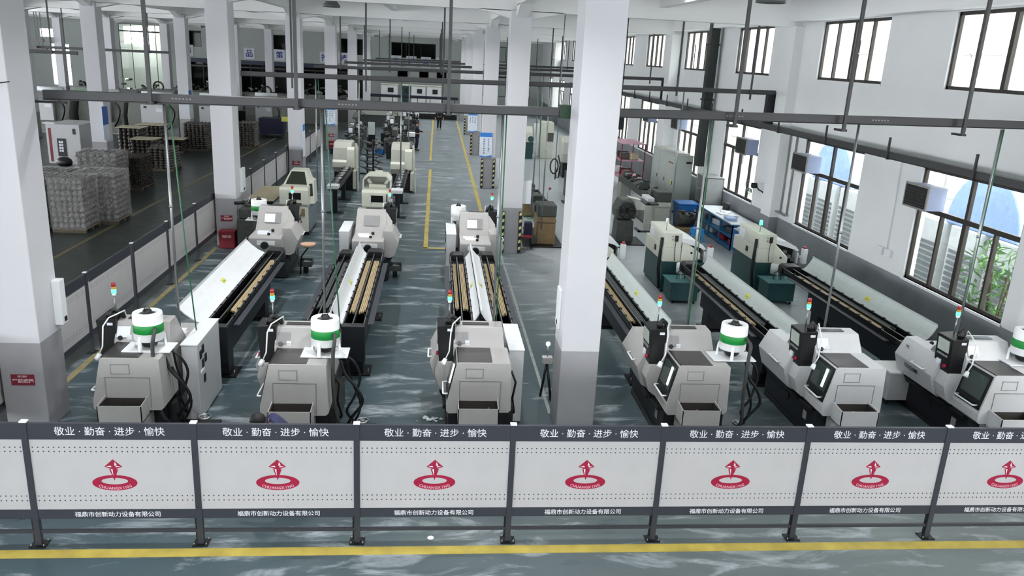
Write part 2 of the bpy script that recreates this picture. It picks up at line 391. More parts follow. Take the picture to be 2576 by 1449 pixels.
def dish(x, y, label):
    b = MB(mat('lamp_shade_grey', '#55585a', .6)); b.rev([(.06, .28), (.1, .22), (.27, .02), (.27, -.04), (.26, -.04), (.26, .02), (.0, .02)], (0, 0, 0), n=16); b.cyl((0, 0, .25), (0, 0, .76), .015)
    o = b.obj('dish_lamp'); o.location = (x, y, 7.0); tag(o, label, 'ceiling lamp', 'grey dish lamps on the ceiling')
dish(-3.4, 27.3, 'small unlit dish lamp on the ceiling left of the middle rods'); dish(6.14, 15.2, 'small unlit dish lamp at the top edge, right of the big column')
# painted floor lines (part of the floor paint)
def line(name, x0, x1, y0, y1, m=yel): struct(MB(m).box(x0, x1, y0, y1, 0, .004).obj(name))
line('trim_4', -16, 14, 8.29, 8.45); line('trim_5', -.3, -.17, 23.75, 40.6); line('trim_5.001', -.32, -.2, 44, 71); line('trim_6', -.3, .42, 23.72, 23.86); line('trim_7', 1.72, 1.86, 24.3, 70.8)
line('trim_8', -6.32, -6.2, 9, 23.2, mat('worn_yellow', '#8f845c', .6, var=.3)); line('trim_9', -10.1, -9.98, 12, 52, mat('worn_yellow_dark', '#6a6446', .6, var=.3))
linew = mat('worn_white_line', '#8f9794', .6, var=.3)
line('trim_10', -3.6, -.3, 40.5, 40.6, linew); line('trim_11', -3.6, -.3, 43.95, 44.05, linew); line('trim_12', 2.0, 2.06, 12.2, 23.3, linew)

# ============================================================ OUTSIDE the right windows
fac = MB(mat('neighbour_tiles', '#c9c2b8', .7, var=.08, scale=2))
fac.box(19, 19.4, -6, 84, 0, 14)
for y in range(-4, 84, 4):
    fac.box(18.93, 19, y, y+.05, 0, 14, gmid)
for z in (1.5, 3.2, 4.9, 6.6, 8.3, 10): fac.box(18.93, 19, -6, 84, z, z+.05, gmid)
fo = fac.obj('neighbour_building'); tag(fo, 'pale tiled building standing across the yard outside the right windows', 'building')
for y in range(0, 80, 6):
    o = MB(wht2).box(18.85, 19.02, y, y+2.2, 5.2, 7.2).obj('window', fo); MB(mat('far_pane', '#9aa0a8', .2)).box(18.83, 18.86, y+.1, y+2.1, 5.3, 7.1).obj('pane', o)
struct(MB(mat('yard_concrete', '#a9aba7', .8, var=.15, scale=1)).box(10.86, 24, -8, 84, -.05, .01).obj('floor_yard'))
lv = mat('louvre_dark', '#6a6e72', .5); cbox = mat('condenser_white', '#c4c6c8', .5); bduct = mat('blue_duct_cover', '#8fa9dc', .55, var=.1)
def condenser(y, lab):
    t = E_('cooling_unit', (12.9, y, 0), lab, 'cooling unit', 'cooler cabinets in the yard')
    MB(cbox).box(-.5, .5, -.55, .55, .5, 2.4).obj('casing', t, .02)
    g = MB(lv)
    for i in range(9): g.box(-.53, -.5, -.45, .45, .65+i*.14, .73+i*.14)
    g.obj('louvre', t)
    l = MB(cbox); [l.box(a-.04, a+.04, b-.04, b+.04, 0, .5) for a in (-.4, .4) for b in (-.45, .45)]; l.obj('stand', t)
for i, (y, s_) in enumerate(((15.8, 'right half of the nearest window'), (17.2, 'middle of the nearest window'), (18.6, 'left half of the nearest window'), (22.7, 'right half of the second window'), (24.1, 'middle of the second window'), (25.5, 'left half of the second window'))):
    condenser(y, 'white louvred cooler cabinet outside, seen through the %s' % s_)
for i, (y, s_) in enumerate(((16.9, 'nearest'), (24.2, 'second'))):
    mb = MB(bduct); pts = []
    prof = [(y-1.3, 2.4)]+[(y-1.3+1.3*(1-math.cos(t*PI/12)), 2.4+1.4*math.sin(t*PI/12)) for t in range(1, 12)]+[(y+1.3, 2.4)]
    mb.prism(prof, 'x', 12.5, 13.3); tag(mb.obj('tarpaulin_cover', bev=.05), 'pale blue rounded cover outside the upper panes of the %s lower window' % s_, 'cover')
# shrub outside the nearest window
tr = E_('shrub', (11.5, 14.6, 0), 'green leafy shrub outside the right end of the nearest lower window', 'shrub')
mb = MB(mat('shrub_stem', '#4a4030', .8)); [mb.cyl((0, 0, 0), (random.uniform(-.3, .3), random.uniform(-.6, .6), 2.1), .02, n=5) for _ in range(6)]; mb.obj('stem', tr)
mb = MB(mat('leaf_green', '#5f8a4c', .6, var=.3))
for _ in range(420):
    c = Vector((random.uniform(-.35, .35), random.uniform(-.9, .9), random.uniform(.6, 2.6))); a = Vector((random.uniform(-1, 1), random.uniform(-1, 1), random.uniform(-.6, .8))).normalized()*.14; b = a.cross(Vector((random.random(), random.random(), 1))).normalized()*.035
    mb.add([c-a, c+b, c+a, c-b], [(0, 1, 2, 3)])
fl_ = mb.obj('foliage', tr, norm=False); fl_['kind'] = 'stuff'

# ============================================================ FRONT FENCE
def sub(o, par, loc=None, rz=None):
    """copy a part and its sub-parts under a thing"""
    c = o.copy(); C.objects.link(c); c.parent = par
    if loc is not None: c.location = loc
    if rz is not None: c.rotation_euler = (0, 0, rz)
    for ch in o.children: sub(ch, c)
    return c
PY = 8.56; PX = [-4.52+1.84*i for i in range(-1, 9)]
fence = E_('partition_fence', (0, PY, 0), 'long white printed fence with red emblems across the foreground, behind the yellow floor line', 'fence')
def fence_panel(t):
    W = .885
    s = MB(fsheet); s.box(-W, W, -.012, .012, .47, 1.385)
    for z in (1.275, 1.222, .652, .592):
        for i in range(31): s.disc((-W+.03+i*(2*W-.06)/30, -.0125, z), .0095, (0, -1, 0), hole, 6, .001)
    pn = s.obj('printed_panel', t)
    b = MB(fgrey); b.box(-W, W, -.02, .02, 1.375, 1.575); text_into(b, '敬业 · 勤奋 · 进步 · 愉快', (0, -.0205, 1.482), RF, txtw, width=1.2, bold=.004); b.obj('top_band', pn)
    b = MB(fgrey); b.box(-W, W, -.02, .02, .355, .475); text_into(b, '福鼎市创新动力设备有限公司', (0, -.0205, .413), RF, txtw, width=.96, bold=.008); b.obj('bottom_band', pn)
    MB(fgrey).box(-W, W, -.015, .015, .16, .2).obj('lower_rail', pn)
    g = MB(red); n = 48; vs = []; cz = .822
    for i in range(n):
        a = 2*PI*i/n; vs += [(.25*math.cos(a), -.0135, cz+.1*math.sin(a)), (.147*math.cos(a), -.0135, cz+.022+.042*math.sin(a))]
    g.add(vs, [(2*i, 2*((i+1) % n), 2*((i+1) % n)+1, 2*i+1) for i in range(n)])
    g.add([(0, -.014, 1.125), (-.1, -.014, 1.03), (0, -.014, .99), (.1, -.014, 1.03)], [(0, 1, 2, 3)])
    g.add([(-.05, -.0142, 1.0), (.05, -.0142, 1.0), (0, -.0142, .85)], [(0, 2, 1)])
    for tri in (((0.012, 1.045), (.02, 1.095), (.04, 1.05)), ((-.08, 1.03), (-.02, 1.025), (-.03, 1.045)), ((.08, 1.03), (.02, 1.025), (.03, 1.04)), ((-.012, 1.005), (-.03, .995), (-.008, .91))):
        g.add([(q[0], -.015, q[1]) for q in tri], [(0, 1, 2)], txtw)
    A = [math.radians(200+t*.5) for t in range(281)]; cum = [0]
    for k in range(1, 281): cum.append(cum[-1]+math.hypot(.205*(math.cos(A[k])-math.cos(A[k-1])), .073*(math.sin(A[k])-math.sin(A[k-1]))))
    for i, ch in enumerate('CHUANGXING'):
        f = cum[-1]*(.08+.84*i/9); k = min(range(281), key=lambda q_: abs(cum[q_]-f)); a = A[k]; px, pz = .205*math.cos(a), cz+.002+.073*math.sin(a)
        sl = math.atan2(.073*math.cos(a), -.205*math.sin(a)); R = RF @ Matrix.Rotation(sl, 3, 'Z')
        text_into(g, ch, (px, -.0155, pz), R, mat('pink_lettering', '#e8b8c4', .5), height=.036, bold=.02)
    g.obj('emblem', pn, norm=False)
    return pn
def fence_post(t):
    p = MB(fgrey).box(-.034, .034, -.03, .03, .0, 1.585).obj('post', t)
    MB(wht).box(-.038, .038, -.033, .033, 1.585, 1.6).obj('cap', p); MB(blk2).box(-.09, .09, -.08, .08, 0, .012).obj('foot_plate', p)
    for a in (-.07, .07):
        for c in (-.055, .055): MB(steel).cyl((a, c, .012), (a, c, .04), .009, n=6).obj('bolt', p)
    MB(blk2).box(-.055, -.037, -.012, .012, .05, .4).obj('latch', p)
    return p
fp = fence_panel(fence); q = fence_post(fence); fp.location = ((PX[0]+PX[1])/2, 0, 0); q.location = (PX[1], 0, 0)
for i in range(1, 8): sub(fp, fence, ((PX[i]+PX[i+1])/2, 0, 0))
for i in range(2, 8): sub(q, fence, (PX[i], 0, 0))
# ============================================================ LEFT PARTITION FENCE
sf = E_('partition_fence', (-6.37, 10, 0), 'plain white panel fence with dark rails running into the distance along the left hall', 'fence')
s_ = MB(fsheet); s_.box(-.012, .012, -1.04, 1.04, .42, 1.36)
for z in (1.27, 1.22, .6, .55):
    for i in range(34): s_.disc((.0125, -1.0+i*2.0/33, z), .009, (1, 0, 0), hole, 5, .001)
sp0 = s_.obj('panel', sf); MB(fgrey).box(-.02, .02, -1.04, 1.04, 1.35, 1.545).obj('top_band', sp0); MB(fgrey).box(-.02, .02, -1.04, 1.04, .3, .425).obj('bottom_band', sp0)
pp0 = MB(fgrey).box(-.03, .03, -.035, .035, .0, 1.56).obj('post', sf); MB(wht).box(-.032, .032, -.037, .037, 1.56, 1.575).obj('cap', pp0); MB(blk2).box(-.08, .08, -.09, .09, 0, .012).obj('foot_plate', pp0)
SPY = [10.3, 12.5, 14.74, 17.08, 19.34, 21.64, 23.9, 26.1, 28.3, 30.5, 32.8, 35.1, 37.3, 39.5, 41.7, 43.9, 46.1]
for i, y in enumerate(SPY):
    if i < len(SPY)-1:
        n = (y+SPY[i+1])/2-10
        if i == 0: sp0.location = (0, n, 0)
        else: sub(sp0, sf, (0, n, 0))
    if i == 0: pp0.location = (0, y-10, 0)
    else: sub(pp0, sf, (0, y-10, 0))

# ============================================================ LATHES
def papers(mb, x0, x1, y0, y1, z, m=paper): return mb.box(x0, x1, y0, y1, z, z+.004, m)
def lathe(name, loc, label, group, rz=0, cabinet=True, note=False, body=lg, lamp=True):
    t = E_(name, loc, label, 'lathe', group, rz)
    b = MB(navy); b.box(-.46, .42, .22, 2.2, .06, .62); b.box(-.5, .46, .3, 2.1, 0, .08, blk); b.box(-.475, -.46, .5, .62, .25, .4, gmid); b.box(-.475, -.46, 1.2, 1.5, .3, .42, blk); b.obj('base', t, .012)
    # tail enclosure
    b = MB(body); b.prism([(-.5, .6), (-.5, .72), (-.36, 1.36), (-.34, 1.38), (.43, 1.38), (.45, 1.36), (.48, .62), (.44, .58), (-.46, .56)], 'y', 0, .68)
    b.box(-.3, .3, -.003, .01, .62, 1.08, body)
    for q in ((-.31, .62, -.3, 1.09), (.3, .62, .31, 1.09), (-.31, 1.08, .31, 1.09)): b.box(q[0], q[2], -.006, 0, q[1], q[3], gmid)
    if note is not None:
        for q in ((-.22, 1.14, -.21, 1.29), (.03, 1.14, .04, 1.29), (-.22, 1.28, .04, 1.29), (-.22, 1.14, .04, 1.15)): b.box(q[0], q[2], -.004, 0, q[1], q[3], gmid)
    b.obj('enclosure', t, .01)
    # raised spindle housing and rear box
    b = MB(body); b.prism([(.66, .6), (.66, 1.38), (.82, 1.66), (1.1, 1.67), (1.52, 1.12), (2.32, 1.12), (2.35, 1.08), (2.3, .66), (2.2, .58)], 'x', -.4, .4)
    me = b
    for v_i, v in enumerate(list(me.v)):
        if v[2] > 1.5: me.v[v_i] = (v[0]*(.93 if v[0] > 0 else 1), v[1], v[2])
    b.add([(-.4, 1.12, 1.62), (-.4, 1.5, 1.13), (-.56, 1.5, 1.13), (-.56, 1.3, 1.4)], [(0, 1, 2, 3)])
    h = b.obj('spindle_housing', t, .01)
    b = MB(gmid); b.box(-.26, .16, .9, 1.02, 1.672, 1.676, dgm); b.obj('vent_strip', h)
    sl = math.atan2(1.12-1.67, 1.52-1.1); R = Matrix.Rotation(sl, 3, 'X'); cen = Vector((0, 1.31, 1.4))
    b = MB(gmid); b.obox(cen+Vector((-.02, .012, .012)), (.4, .3, .006), R, gmid); b.obj('access_plate', h)
    b = MB(paper); b.obox((-.27, .723, 1.52), (.19, .004, .17), Matrix.Rotation(-math.atan2(.16, .28), 3, 'X'), paper if note else gmid); b.obox((-.27, .69, 1.44), (.24, .03, .004), 0, body) ; b.obj('notice_plate', h)
    b = MB(blk); b.cyl((-.31, .675, 1.435), (-.31, .66, 1.45), .035); b.obj('gauge', h); MB(paper).box(-.22, -.15, .68, .70, 1.41, 1.48).obj('gauge_label', h)
    b = MB(paper); papers(b, -.05, .25, 1.75, 2.05, 1.122); papers(b, .02, .3, 1.62, 1.9, 1.127, paper); b.obj('job_sheet', h)
    b = MB(blk); b.ball((-.05, 2.1, 1.15), .04); b.obj('knob', h); MB(blk).ball((-.08, 1.72, 1.16), .045).obj('knob', h)
    b = MB(wht2); b.box(-.24, .2, 2.34, 2.36, .92, 1.03); b.cyl((0, 2.33, .93), (0, 2.46, .93), .09, blk2, 14); b.obj('spindle_outlet', h)
    # top window
    b = MB(dgm); b.box(-.33, .17, .03, .63, 1.381, 1.388, dgm); b.box(-.35, -.33, .02, .64, 1.38, 1.392, blk); b.obj('top_cover', t)
    # sliding door on the sloping side
    def SD(y, z, o=.012):
        x = -.5+(z-.72)*(.14/.64); return (x-o, y, z)
    d = MB(dgm); d.hexa([SD(.03, .78), SD(.64, .78), SD(.64, .78, 0), SD(.03, .78, 0), SD(.03, 1.35), SD(.64, 1.35), SD(.64, 1.35, 0), SD(.03, 1.35, 0)], blk2)
    dd = d.obj('door', t)
    d = MB(scrd); d.hexa([SD(.08, .93, .016), SD(.58, .93, .016), SD(.58, .93, .012), SD(.08, .93, .012), SD(.08, 1.3, .016), SD(.58, 1.3, .016), SD(.58, 1.3, .012), SD(.08, 1.3, .012)], mat('door_window', '#3d4a48', .08)); d.obj('window_pane', dd)
    d = MB(wht); d.tube([SD(.1, .84, .01), SD(.1, .84, .07), SD(.12, .84, .08), SD(.54, .84, .08), SD(.56, .84, .07), SD(.56, .84, .01)], .014); d.obj('handle', dd)
    if lamp:
        d = MB(lampglint); p = SD(.2 if rz == 0 else .4, 1.13, .02); d.obox(p, (.01, .05, .3), Matrix.Rotation(.21, 3, 'Y')); d.obj('work_light', dd)  # door lamp; on the aisle lathe the glow stands in for a reflection
    # headstock cover below the control cabinet
    b = MB(body); b.prism([(-.6, 1.3), (-.76, .98), (-.66, .66), (-.5, .56), (-.38, .56), (-.38, 1.3)], 'y', .95, 2.05)
    b.prism([(-.62, 1.12), (-.68, .9), (-.6, .66), (-.5, .58), (-.4, .58), (-.4, 1.12)], 'y', .68, .95); hc = b.obj('headstock_cover', t, .01)
    b = MB(wht); b.tube([(-.735, 1.15, 1.03), (-.79, 1.15, 1.02), (-.79, 1.5, 1.02), (-.735, 1.5, 1.03)], .014); b.obj('handle', hc)
    b = MB(blk2); b.prism([(-.6, .6), (-.54, .5), (-.4, .5), (-.4, .6)], 'y', .7, 2.05); b.box(-.55, -.46, .3, 2.0, .5, .56); b.obj('chip_tray', t)
    # control cabinet
    b = MB(blk2); b.prism([(-.62, 1.1), (-.66, 1.7), (-.38, 1.72), (-.38, 1.1)], 'y', .72, 1.14); cc = b.obj('control_panel', t, .008)
    b = MB(screen); b.hexa([(-.652, .79, 1.44), (-.652, 1.08, 1.44), (-.64, 1.08, 1.44), (-.64, .79, 1.44), (-.668, .79, 1.65), (-.668, 1.08, 1.65), (-.65, 1.08, 1.65), (-.65, .79, 1.65)]); b.obj('display', cc)
    b = MB(paper)
    for i in range(5): MB(gmid).box(-.66, -.642, .8+i*.055, .84+i*.055, 1.37, 1.4).obj('key', cc)
    b.box(-.652, -.63, .95, 1.05, 1.17, 1.28, paper); b.obj('keypad', cc); MB(red).cyl((-.63, .82, 1.22), (-.67, .82, 1.22), .03, n=10).obj('stop_button', cc)
    b = MB(blk); b.tube([(-.5, .8, 1.7), (-.5, .8, 1.79), (-.44, .84, 1.83), (-.36, .9, 1.76), (-.33, .95, 1.68)], .035); b.ball((-.48, .82, 1.76), .06); b.obj('cable', cc)
    b = MB(paper); b.box(-.5, -.42, .714, .72, 1.62, 1.66); b.obj('name_tag', cc)
    # signal tower
    b = MB(steel); b.cyl((-.47, 1.0, 1.7), (-.47, 1.0, 2.02), .011, steel, 8); st = b.obj('signal_tower', t)
    MB(wht).cyl((-.47, 1.0, 2.0), (-.47, 1.0, 2.04), .028).obj('tower_socket', st); MB(lampg).cyl((-.47, 1.0, 2.04), (-.47, 1.0, 2.1), .034).obj('green_lamp', st)
    MB(lampy).cyl((-.47, 1.0, 2.1), (-.47, 1.0, 2.145), .031).obj('amber_lamp', st); MB(lampr).cyl((-.47, 1.0, 2.145), (-.47, 1.0, 2.2), .031).obj('red_lamp', st)
    # parts catcher
    b = MB(body); z0, z1 = .52, .78; th = .012; x0, x1, y0, y1 = -.33, .27, -.31, .0
    b.prism([(x0, y0), (x1, y0), (x1, y1), (x0, y1)], 'z', z0, z0+th); b.box(x0, x1, y0, y0+th, z0, z1); b.hexa([(x0, y0, z0), (x0+th, y0, z0), (x0+th, y1, z0), (x0, y1, z0), (x0, y0, z1), (x0+th, y0, z1), (x0+th-.0, y1, z1+.03), (x0, y1, z1+.03)])
    b.hexa([(x1-th, y0, z0), (x1, y0, z0), (x1, y1, z0), (x1-th, y1, z0), (x1-th, y0, z1), (x1, y0, z1), (x1, y1, z1+.03), (x1-th, y1, z1+.03)]); ln = mat('oily_bin_lining', '#3a3835', .4); b.box(x0+.013, x1-.013, y0+.013, y1, z0+.013, z0+.02, ln); b.box(x0+.013, x0+.016, y0+.013, y1, z0+.02, z1-.01, ln); b.box(x1-.016, x1-.013, y0+.013, y1, z0+.02, z1-.01, ln); b.box(x0+.016, x1-.016, -.012, -.008, z0+.02, z1-.005, ln); pb = b.obj('parts_bin', t)  # dark lining puts the bin's inner shade into the colour
    b = MB(cast)
    for i in range(7): a = random.uniform(-.1, .1); b.cyl((a, -.13+random.uniform(-.07, .07), z0+.03), (a+.05, -.13+random.uniform(-.05, .05), z0+.06+.02*i), .02, n=6)
    b.obj('turned_parts', pb)
    b = MB(gmid); b.box(-.28, .26, -.12, .2, .02, .5, body); b.box(-.36, .34, -.2, .24, 0, .05, blk2); b.obj('pedestal', t)
    # chuck guard hose and oil lamp arm over the door
    b = MB(wht2); b.tube([(-.3, .95, 1.68), (-.3, .9, 1.8), (-.42, .6, 1.78), (-.45, .45, 1.7), (-.47, .42, 1.4), (-.52, .42, 1.28)], .011); b.cyl((-.52, .42, 1.28), (-.56, .4, 1.2), .03, wht2, 10, .045); b.obj('lamp_arm', t)
    b = MB(blk); b.box(.41, .55, .3, 1.5, .1, .55); b.tube([(.5, .4, 1.1), (.58, .42, .9), (.55, .5, .6), (.6, .6, .3), (.55, .9, .12)], .018); b.obj('coolant_tank', t)
    if cabinet:
        b = MB(lg2); b.box(.5, .74, .85, 2.1, .02, 1.26); b.box(.49, .75, .84, 2.11, 1.26, 1.285, wht2); cb = b.obj('electrical_cabinet', t, .006)
        b = MB(blk)
        for q in ((.95, 1.0), (1.08, 1.05), (1.05, .82), (1.2, .86), (1.1, .55)): b.box(.738, .752, q[0], q[0]+.09, q[1], q[1]+.13)
        b.box(.738, .755, .95, 1.12, .76, .8, paper); b.obj('sockets', cb)
    return t
def text_on(parent, s, c, R, m, name='lettering', **k):
    mb = MB(m); text_into(mb, s, c, R, m, **k); return mb.obj(name, parent, norm=False)
LG = 'grey bar-fed lathes in the front row'
NEAR = [('L1', -4.32, 11.0), ('L2', -1.95, 10.85), ('L3', .75, 11.0), ('R1', 4.14, 11.0), ('R2', 6.66, 11.0), ('R3', 9.12, 10.75)]
LB = {'L1': 'grey lathe with green-banded drum beside the left grey column, cabinet on its right', 'L2': 'grey lathe with green-banded drum behind the crouching worker', 'L3': 'grey lathe without a drum, between the aisle and the big white column', 'R1': 'grey lathe with green-banded drum just right of the big white column', 'R2': 'pale grey lathe without a drum, lamp glowing in its door, among the right three', 'R3': 'grey lathe at the right edge of the picture, partly cut off'}
base = None; LT = {}
for n, x, y in NEAR:
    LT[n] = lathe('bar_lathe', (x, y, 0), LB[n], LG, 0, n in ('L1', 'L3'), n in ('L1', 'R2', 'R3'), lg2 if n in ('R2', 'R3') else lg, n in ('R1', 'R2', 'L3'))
for n in ('R2', 'R3'):
    R = Matrix(((.21, 0, -.977), (0, 1, 0), (.977, 0, .21)));
    Rd = Matrix(((0, .21, -.98), (-1, 0, 0), (0, .98, .21)))
    text_on(LT[n], 'JYE', (-.497, .16, .83), Rd, blk, 'maker_badge', height=.055, bold=.03)
text_on(LT['R3'], 'JYE', (-.735, 1.75, 1.2), RL, blk, 'maker_badge', height=.07, bold=.03)
text_on(LT['R3'], 'TSUGAMI', (-.77, 1.5, .9), RL, blk, 'maker_name', width=.4, bold=.02)
MG = 'grey lathes seen from behind in the second row'
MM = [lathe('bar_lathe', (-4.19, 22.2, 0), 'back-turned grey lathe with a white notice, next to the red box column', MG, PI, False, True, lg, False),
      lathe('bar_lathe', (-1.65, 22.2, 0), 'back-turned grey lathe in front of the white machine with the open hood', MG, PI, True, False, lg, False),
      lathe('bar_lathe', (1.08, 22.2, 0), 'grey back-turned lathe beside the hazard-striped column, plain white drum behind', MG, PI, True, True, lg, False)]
for t, w_ in ((MM[0], 1), (MM[2], 1)):
    sl = math.atan2(-.55, .42); R = Matrix.Rotation(sl, 3, 'X'); b = MB(paper); b.obox(Vector((.06, 1.335, 1.405)), (.26, .24, .006), R, paper); b.obj('notice_sheet', t)
# oil mist collectors
def collector(t0, loc, band=green, rz=0, hose=True):
    b = MB(wht); b.rev([(.0, .15), (.2, .15), (.208, .17), (.208, .27)], (0, 0, 0)); b.rev([(.208, .4), (.208, .53), (.2, .56), (.19, .565), (.13, .565), (.125, .53), (0, .53)], (0, 0, 0)); b.rev([(.208, .27), (.2095, .272), (.2095, .398), (.208, .4)], (0, 0, 0), band)
    t = b.obj('mist_collector', t0); t.location = loc
    b = MB(wht2); b.box(-.34, .34, -.2, .2, 0, .018); b.obj('bracket_plate', t, .004)
    b = MB(navy); b.rev([(.13, .534), (.12, .532), (0, .532)], (0, 0, 0), navy); b.rev([(.07, .53), (.07, .57), (.05, .6), (0, .6)], (0, 0, 0), blk, 16); b.tube([(-.04, 0, .6), (-.03, 0, .63), (.03, 0, .63), (.04, 0, .6)], .006, blk); b.obj('fan_motor', t)
    b = MB(blk); b.rev([(.03, .018), (.1, .05), (.12, .09), (.17, .15), (0, .15)], (0, 0, 0)); b.obj('intake_cone', t)
    for a in (.6, 2.7, 4.4):
        l = MB(wht); c, s_ = math.cos(a), math.sin(a); l.hexa([(c*.2-s_*.025, s_*.2+c*.025, .018), (c*.2+s_*.025, s_*.2-c*.025, .018), (c*.24+s_*.025, s_*.24-c*.025, .018), (c*.24-s_*.025, s_*.24+c*.025, .018), (c*.205-s_*.02, s_*.205+c*.02, .24), (c*.205+s_*.02, s_*.205-c*.02, .24), (c*.225+s_*.02, s_*.225-c*.02, .2), (c*.225-s_*.02, s_*.225+c*.02, .2)]); l.obj('leg', t)
    if hose:
        MB(mat('grey_hose', '#3c3c3d', .5)).hose([(.15, -.16, .36), (.17, -.3, .3), (.15, -.33, .1), (.15, -.33, -.5), (.2, -.28, -.95), (.24, -.1, -1.15)], .028).obj('drain_hose', t)
        MB(blk).hose([(.25, 0, -.0), (.42, .02, -.15), (.5, .05, -.4), (.42, .0, -.7), (.3, .02, -.95), (.4, .05, -1.15), (.3, .1, -1.25)], .02).obj('coiled_cable', t); MB(blk).hose([(.22, -.1, -.05), (.3, -.1, -.3), (.45, -.1, -.5), (.55, -.08, -.75), (.4, -.05, -1.0), (.3, 0, -1.2)], .024).obj('coiled_cable', t)
        MB(blk2).hose([(.3, .05, .0), (.34, .1, -.4), (.5, .12, -.9), (.35, .1, -1.3)], .018).obj('coiled_cable', t)
    return t
collector(LT['L1'], (.2, .42, 1.385)); collector(LT['L2'], (.39, .45, 1.39)); collector(LT['R1'], (.58, .38, 1.39)); collector(LT['R3'], (.52, .6, 1.39))
collector(MM[0], (.56, .25, 1.12), hose=False); collector(MM[2], (.4, .2, 1.12), wht, hose=False)
# flanges / valve parts lying at the lathe feet
def flange_pair(x, y, lab):
    b = MB(steel)
    for i, (dx, dy) in enumerate(((0, 0), (.16, .12))):
        c = (x+dx, y+dy, .06+.09*i); b.tube([(c[0]+.09*math.cos(a*PI/6), c[1]+.09*math.sin(a*PI/6), c[2]+.03) for a in range(12)], .018, closed=True); b.cyl((c[0], c[1], c[2]), (c[0], c[1], c[2]+.05), .035)
        for a in range(3): b.cyl(c, (c[0]+.085*math.cos(a*2.1), c[1]+.085*math.sin(a*2.1), c[2]+.03), .012, n=6)
    tag(b.obj('pump_flange'), lab, 'machine part', 'bright flanged castings at the lathe feet')
    t = MB(blk2).box(x-.2, x+.36, y-.2, y+.3, 0, .05).obj('drip_tray'); tag(t, lab.replace('shiny flanged casting', 'dark drip tray holding the flanged casting'), 'tray', 'drip trays at the lathe feet')
flange_pair(-3.62, 11.5, 'shiny flanged casting beside the leftmost lathe'); flange_pair(-1.2, 11.4, 'shiny flanged casting beside the lathe behind the worker'); flange_pair(4.9, 11.4, 'shiny flanged casting beside the lathe right of the big column')

# ============================================================ BAR FEEDERS
def feeder(loc, label, lid, L=5.6, w=.2, lidm=wht2, bars=(tan, tan), rz=0):
    """lid: (side, hinge, reach, rise)"""
    t = E_('bar_feeder', loc, label, 'bar feeder', 'long bar feeders behind the lathes', rz)
    b = MB(navy); b.box(-w+.02, w-.02, .05, L-1.75, .42, .9); b.obj('cabinet', t, .008)
    for i, y in enumerate((.1, L*.58)):
        g = MB(navy); g.box(-w+.03, w-.03, y, y+.34, .05, .45); g.box(-w-.06, w+.1, y-.08, y+.42, 0, .03, blk2)
        for c in (-w-.02, w+.06): g.cyl((c, y, .03), (c, y, .12), .012, steel, 6)
        g.obj('pedestal', t)
    b = MB(blk2)
    for x in (-w, -.03, w-.03): b.box(x, x+.03, 0, L-.25, .88, 1.0)
    b.box(-w, w, 0, L-.25, .86, .9); b.obj('trough', t)
    b = MB(steel)
    for x in (-w+.015, w-.015, -.015): b.box(x-.006, x+.006, 0, L-.25, 1.0, 1.008)
    b.obj('guide_rail', t)
    for i, (x0, x1, m) in enumerate(((-w+.05, -.05, bars[0]), (.02, w-.05, bars[1]))):
        if m is None: continue
        g = MB(m); y0 = .9; n = 4; k = (x1-x0)/n
        for j in range(n): y_ = y0+random.uniform(-.08, .08); g.hexa([(x0+j*k, y_, .93), (x0+(j+.9)*k, y_, .93), (x0+(j+.9)*k, L-.9, .93), (x0+j*k, L-.9, .93), (x0+j*k+.004, y_, .965+.008*(j % 2)), (x0+(j+.85)*k, y_, .965), (x0+(j+.85)*k, L-.9, .965), (x0+j*k+.004, L-.9, .965+.008*(j % 2))])
        g.obj('bar_stock', t)
    c0 = MB(blk).box(-.03, .032, 0, .05, .97, 1.018).obj('clamp', t); c0.location = (w-.02, .5, 0)
    for j in range(1, 10): sub(c0, t, (w-.02, .5+j*(L-1.2)/10, 0))
    for j in range(10): sub(c0, t, (-w+.02, .7+j*(L-1.2)/10, 0))
    b = MB(blk); b.prism([(-w, .8), (-w, 1.0), (-w+.06, 1.06), (w-.06, 1.06), (w, 1.0), (w, .8)], 'y', L-.35, L); b.obj('nose_housing', t, .02); b = MB(navy); b.prism([(-w-.01, .3), (-w-.01, 1.0), (w+.01, 1.0), (w+.01, .3)], 'y', -.06, .12, navy); b.obj('end_housing', t, .02)
    MB(blk2).cyl((0, L-.05, .94), (0, L+.2, .94), .06, blk2).obj('feed_tube', t)
    b = MB(fgrey); sd = -lid[0]; b.box(sd*(w+.03) if sd > 0 else sd*(w+.14), sd*(w+.14) if sd > 0 else sd*(w+.03), .3, L-.9, .9, .915); b.obj('side_shelf', t)
    sd, hx, rx, rz_ = lid; th = .012
    pr = [(hx, 1.0), (hx+rx*.35, 1.0+rz_*.22), (hx+rx*.7, 1.0+rz_*.58), (hx+rx, 1.0+rz_), (hx+rx*.93, 1.0+rz_+.05)]
    o = [(sd*a, c) for a, c in pr]; i_ = [(sd*(a+th), c-th) for a, c in reversed(pr)]
    b = MB(lidm); b.prism(o+i_, 'y', .05, L-.35); ld = b.obj('lid', t)
    b = MB(yel2); u = (pr[2][0]+pr[1][0])/2*sd; zz = (pr[2][1]+pr[1][1])/2+.006; ang = -sd*math.atan2(pr[2][1]-pr[1][1], pr[2][0]-pr[1][0]); b.obox((u, L*.42, zz), (.1, .2, .003), Matrix.Rotation(ang, 3, 'Y')); b.box(u-.03, u+.03, L*.42-.05, L*.42+.05, zz, zz+.001, gmid) ; b.obj('warning_label', ld)
    return t
feeder((-3.76, 13.55, 0), 'black bar feeder with one wide open white lid on its left, in the leftmost lane', (-1, .22, .42, .32), bars=(None, tan))
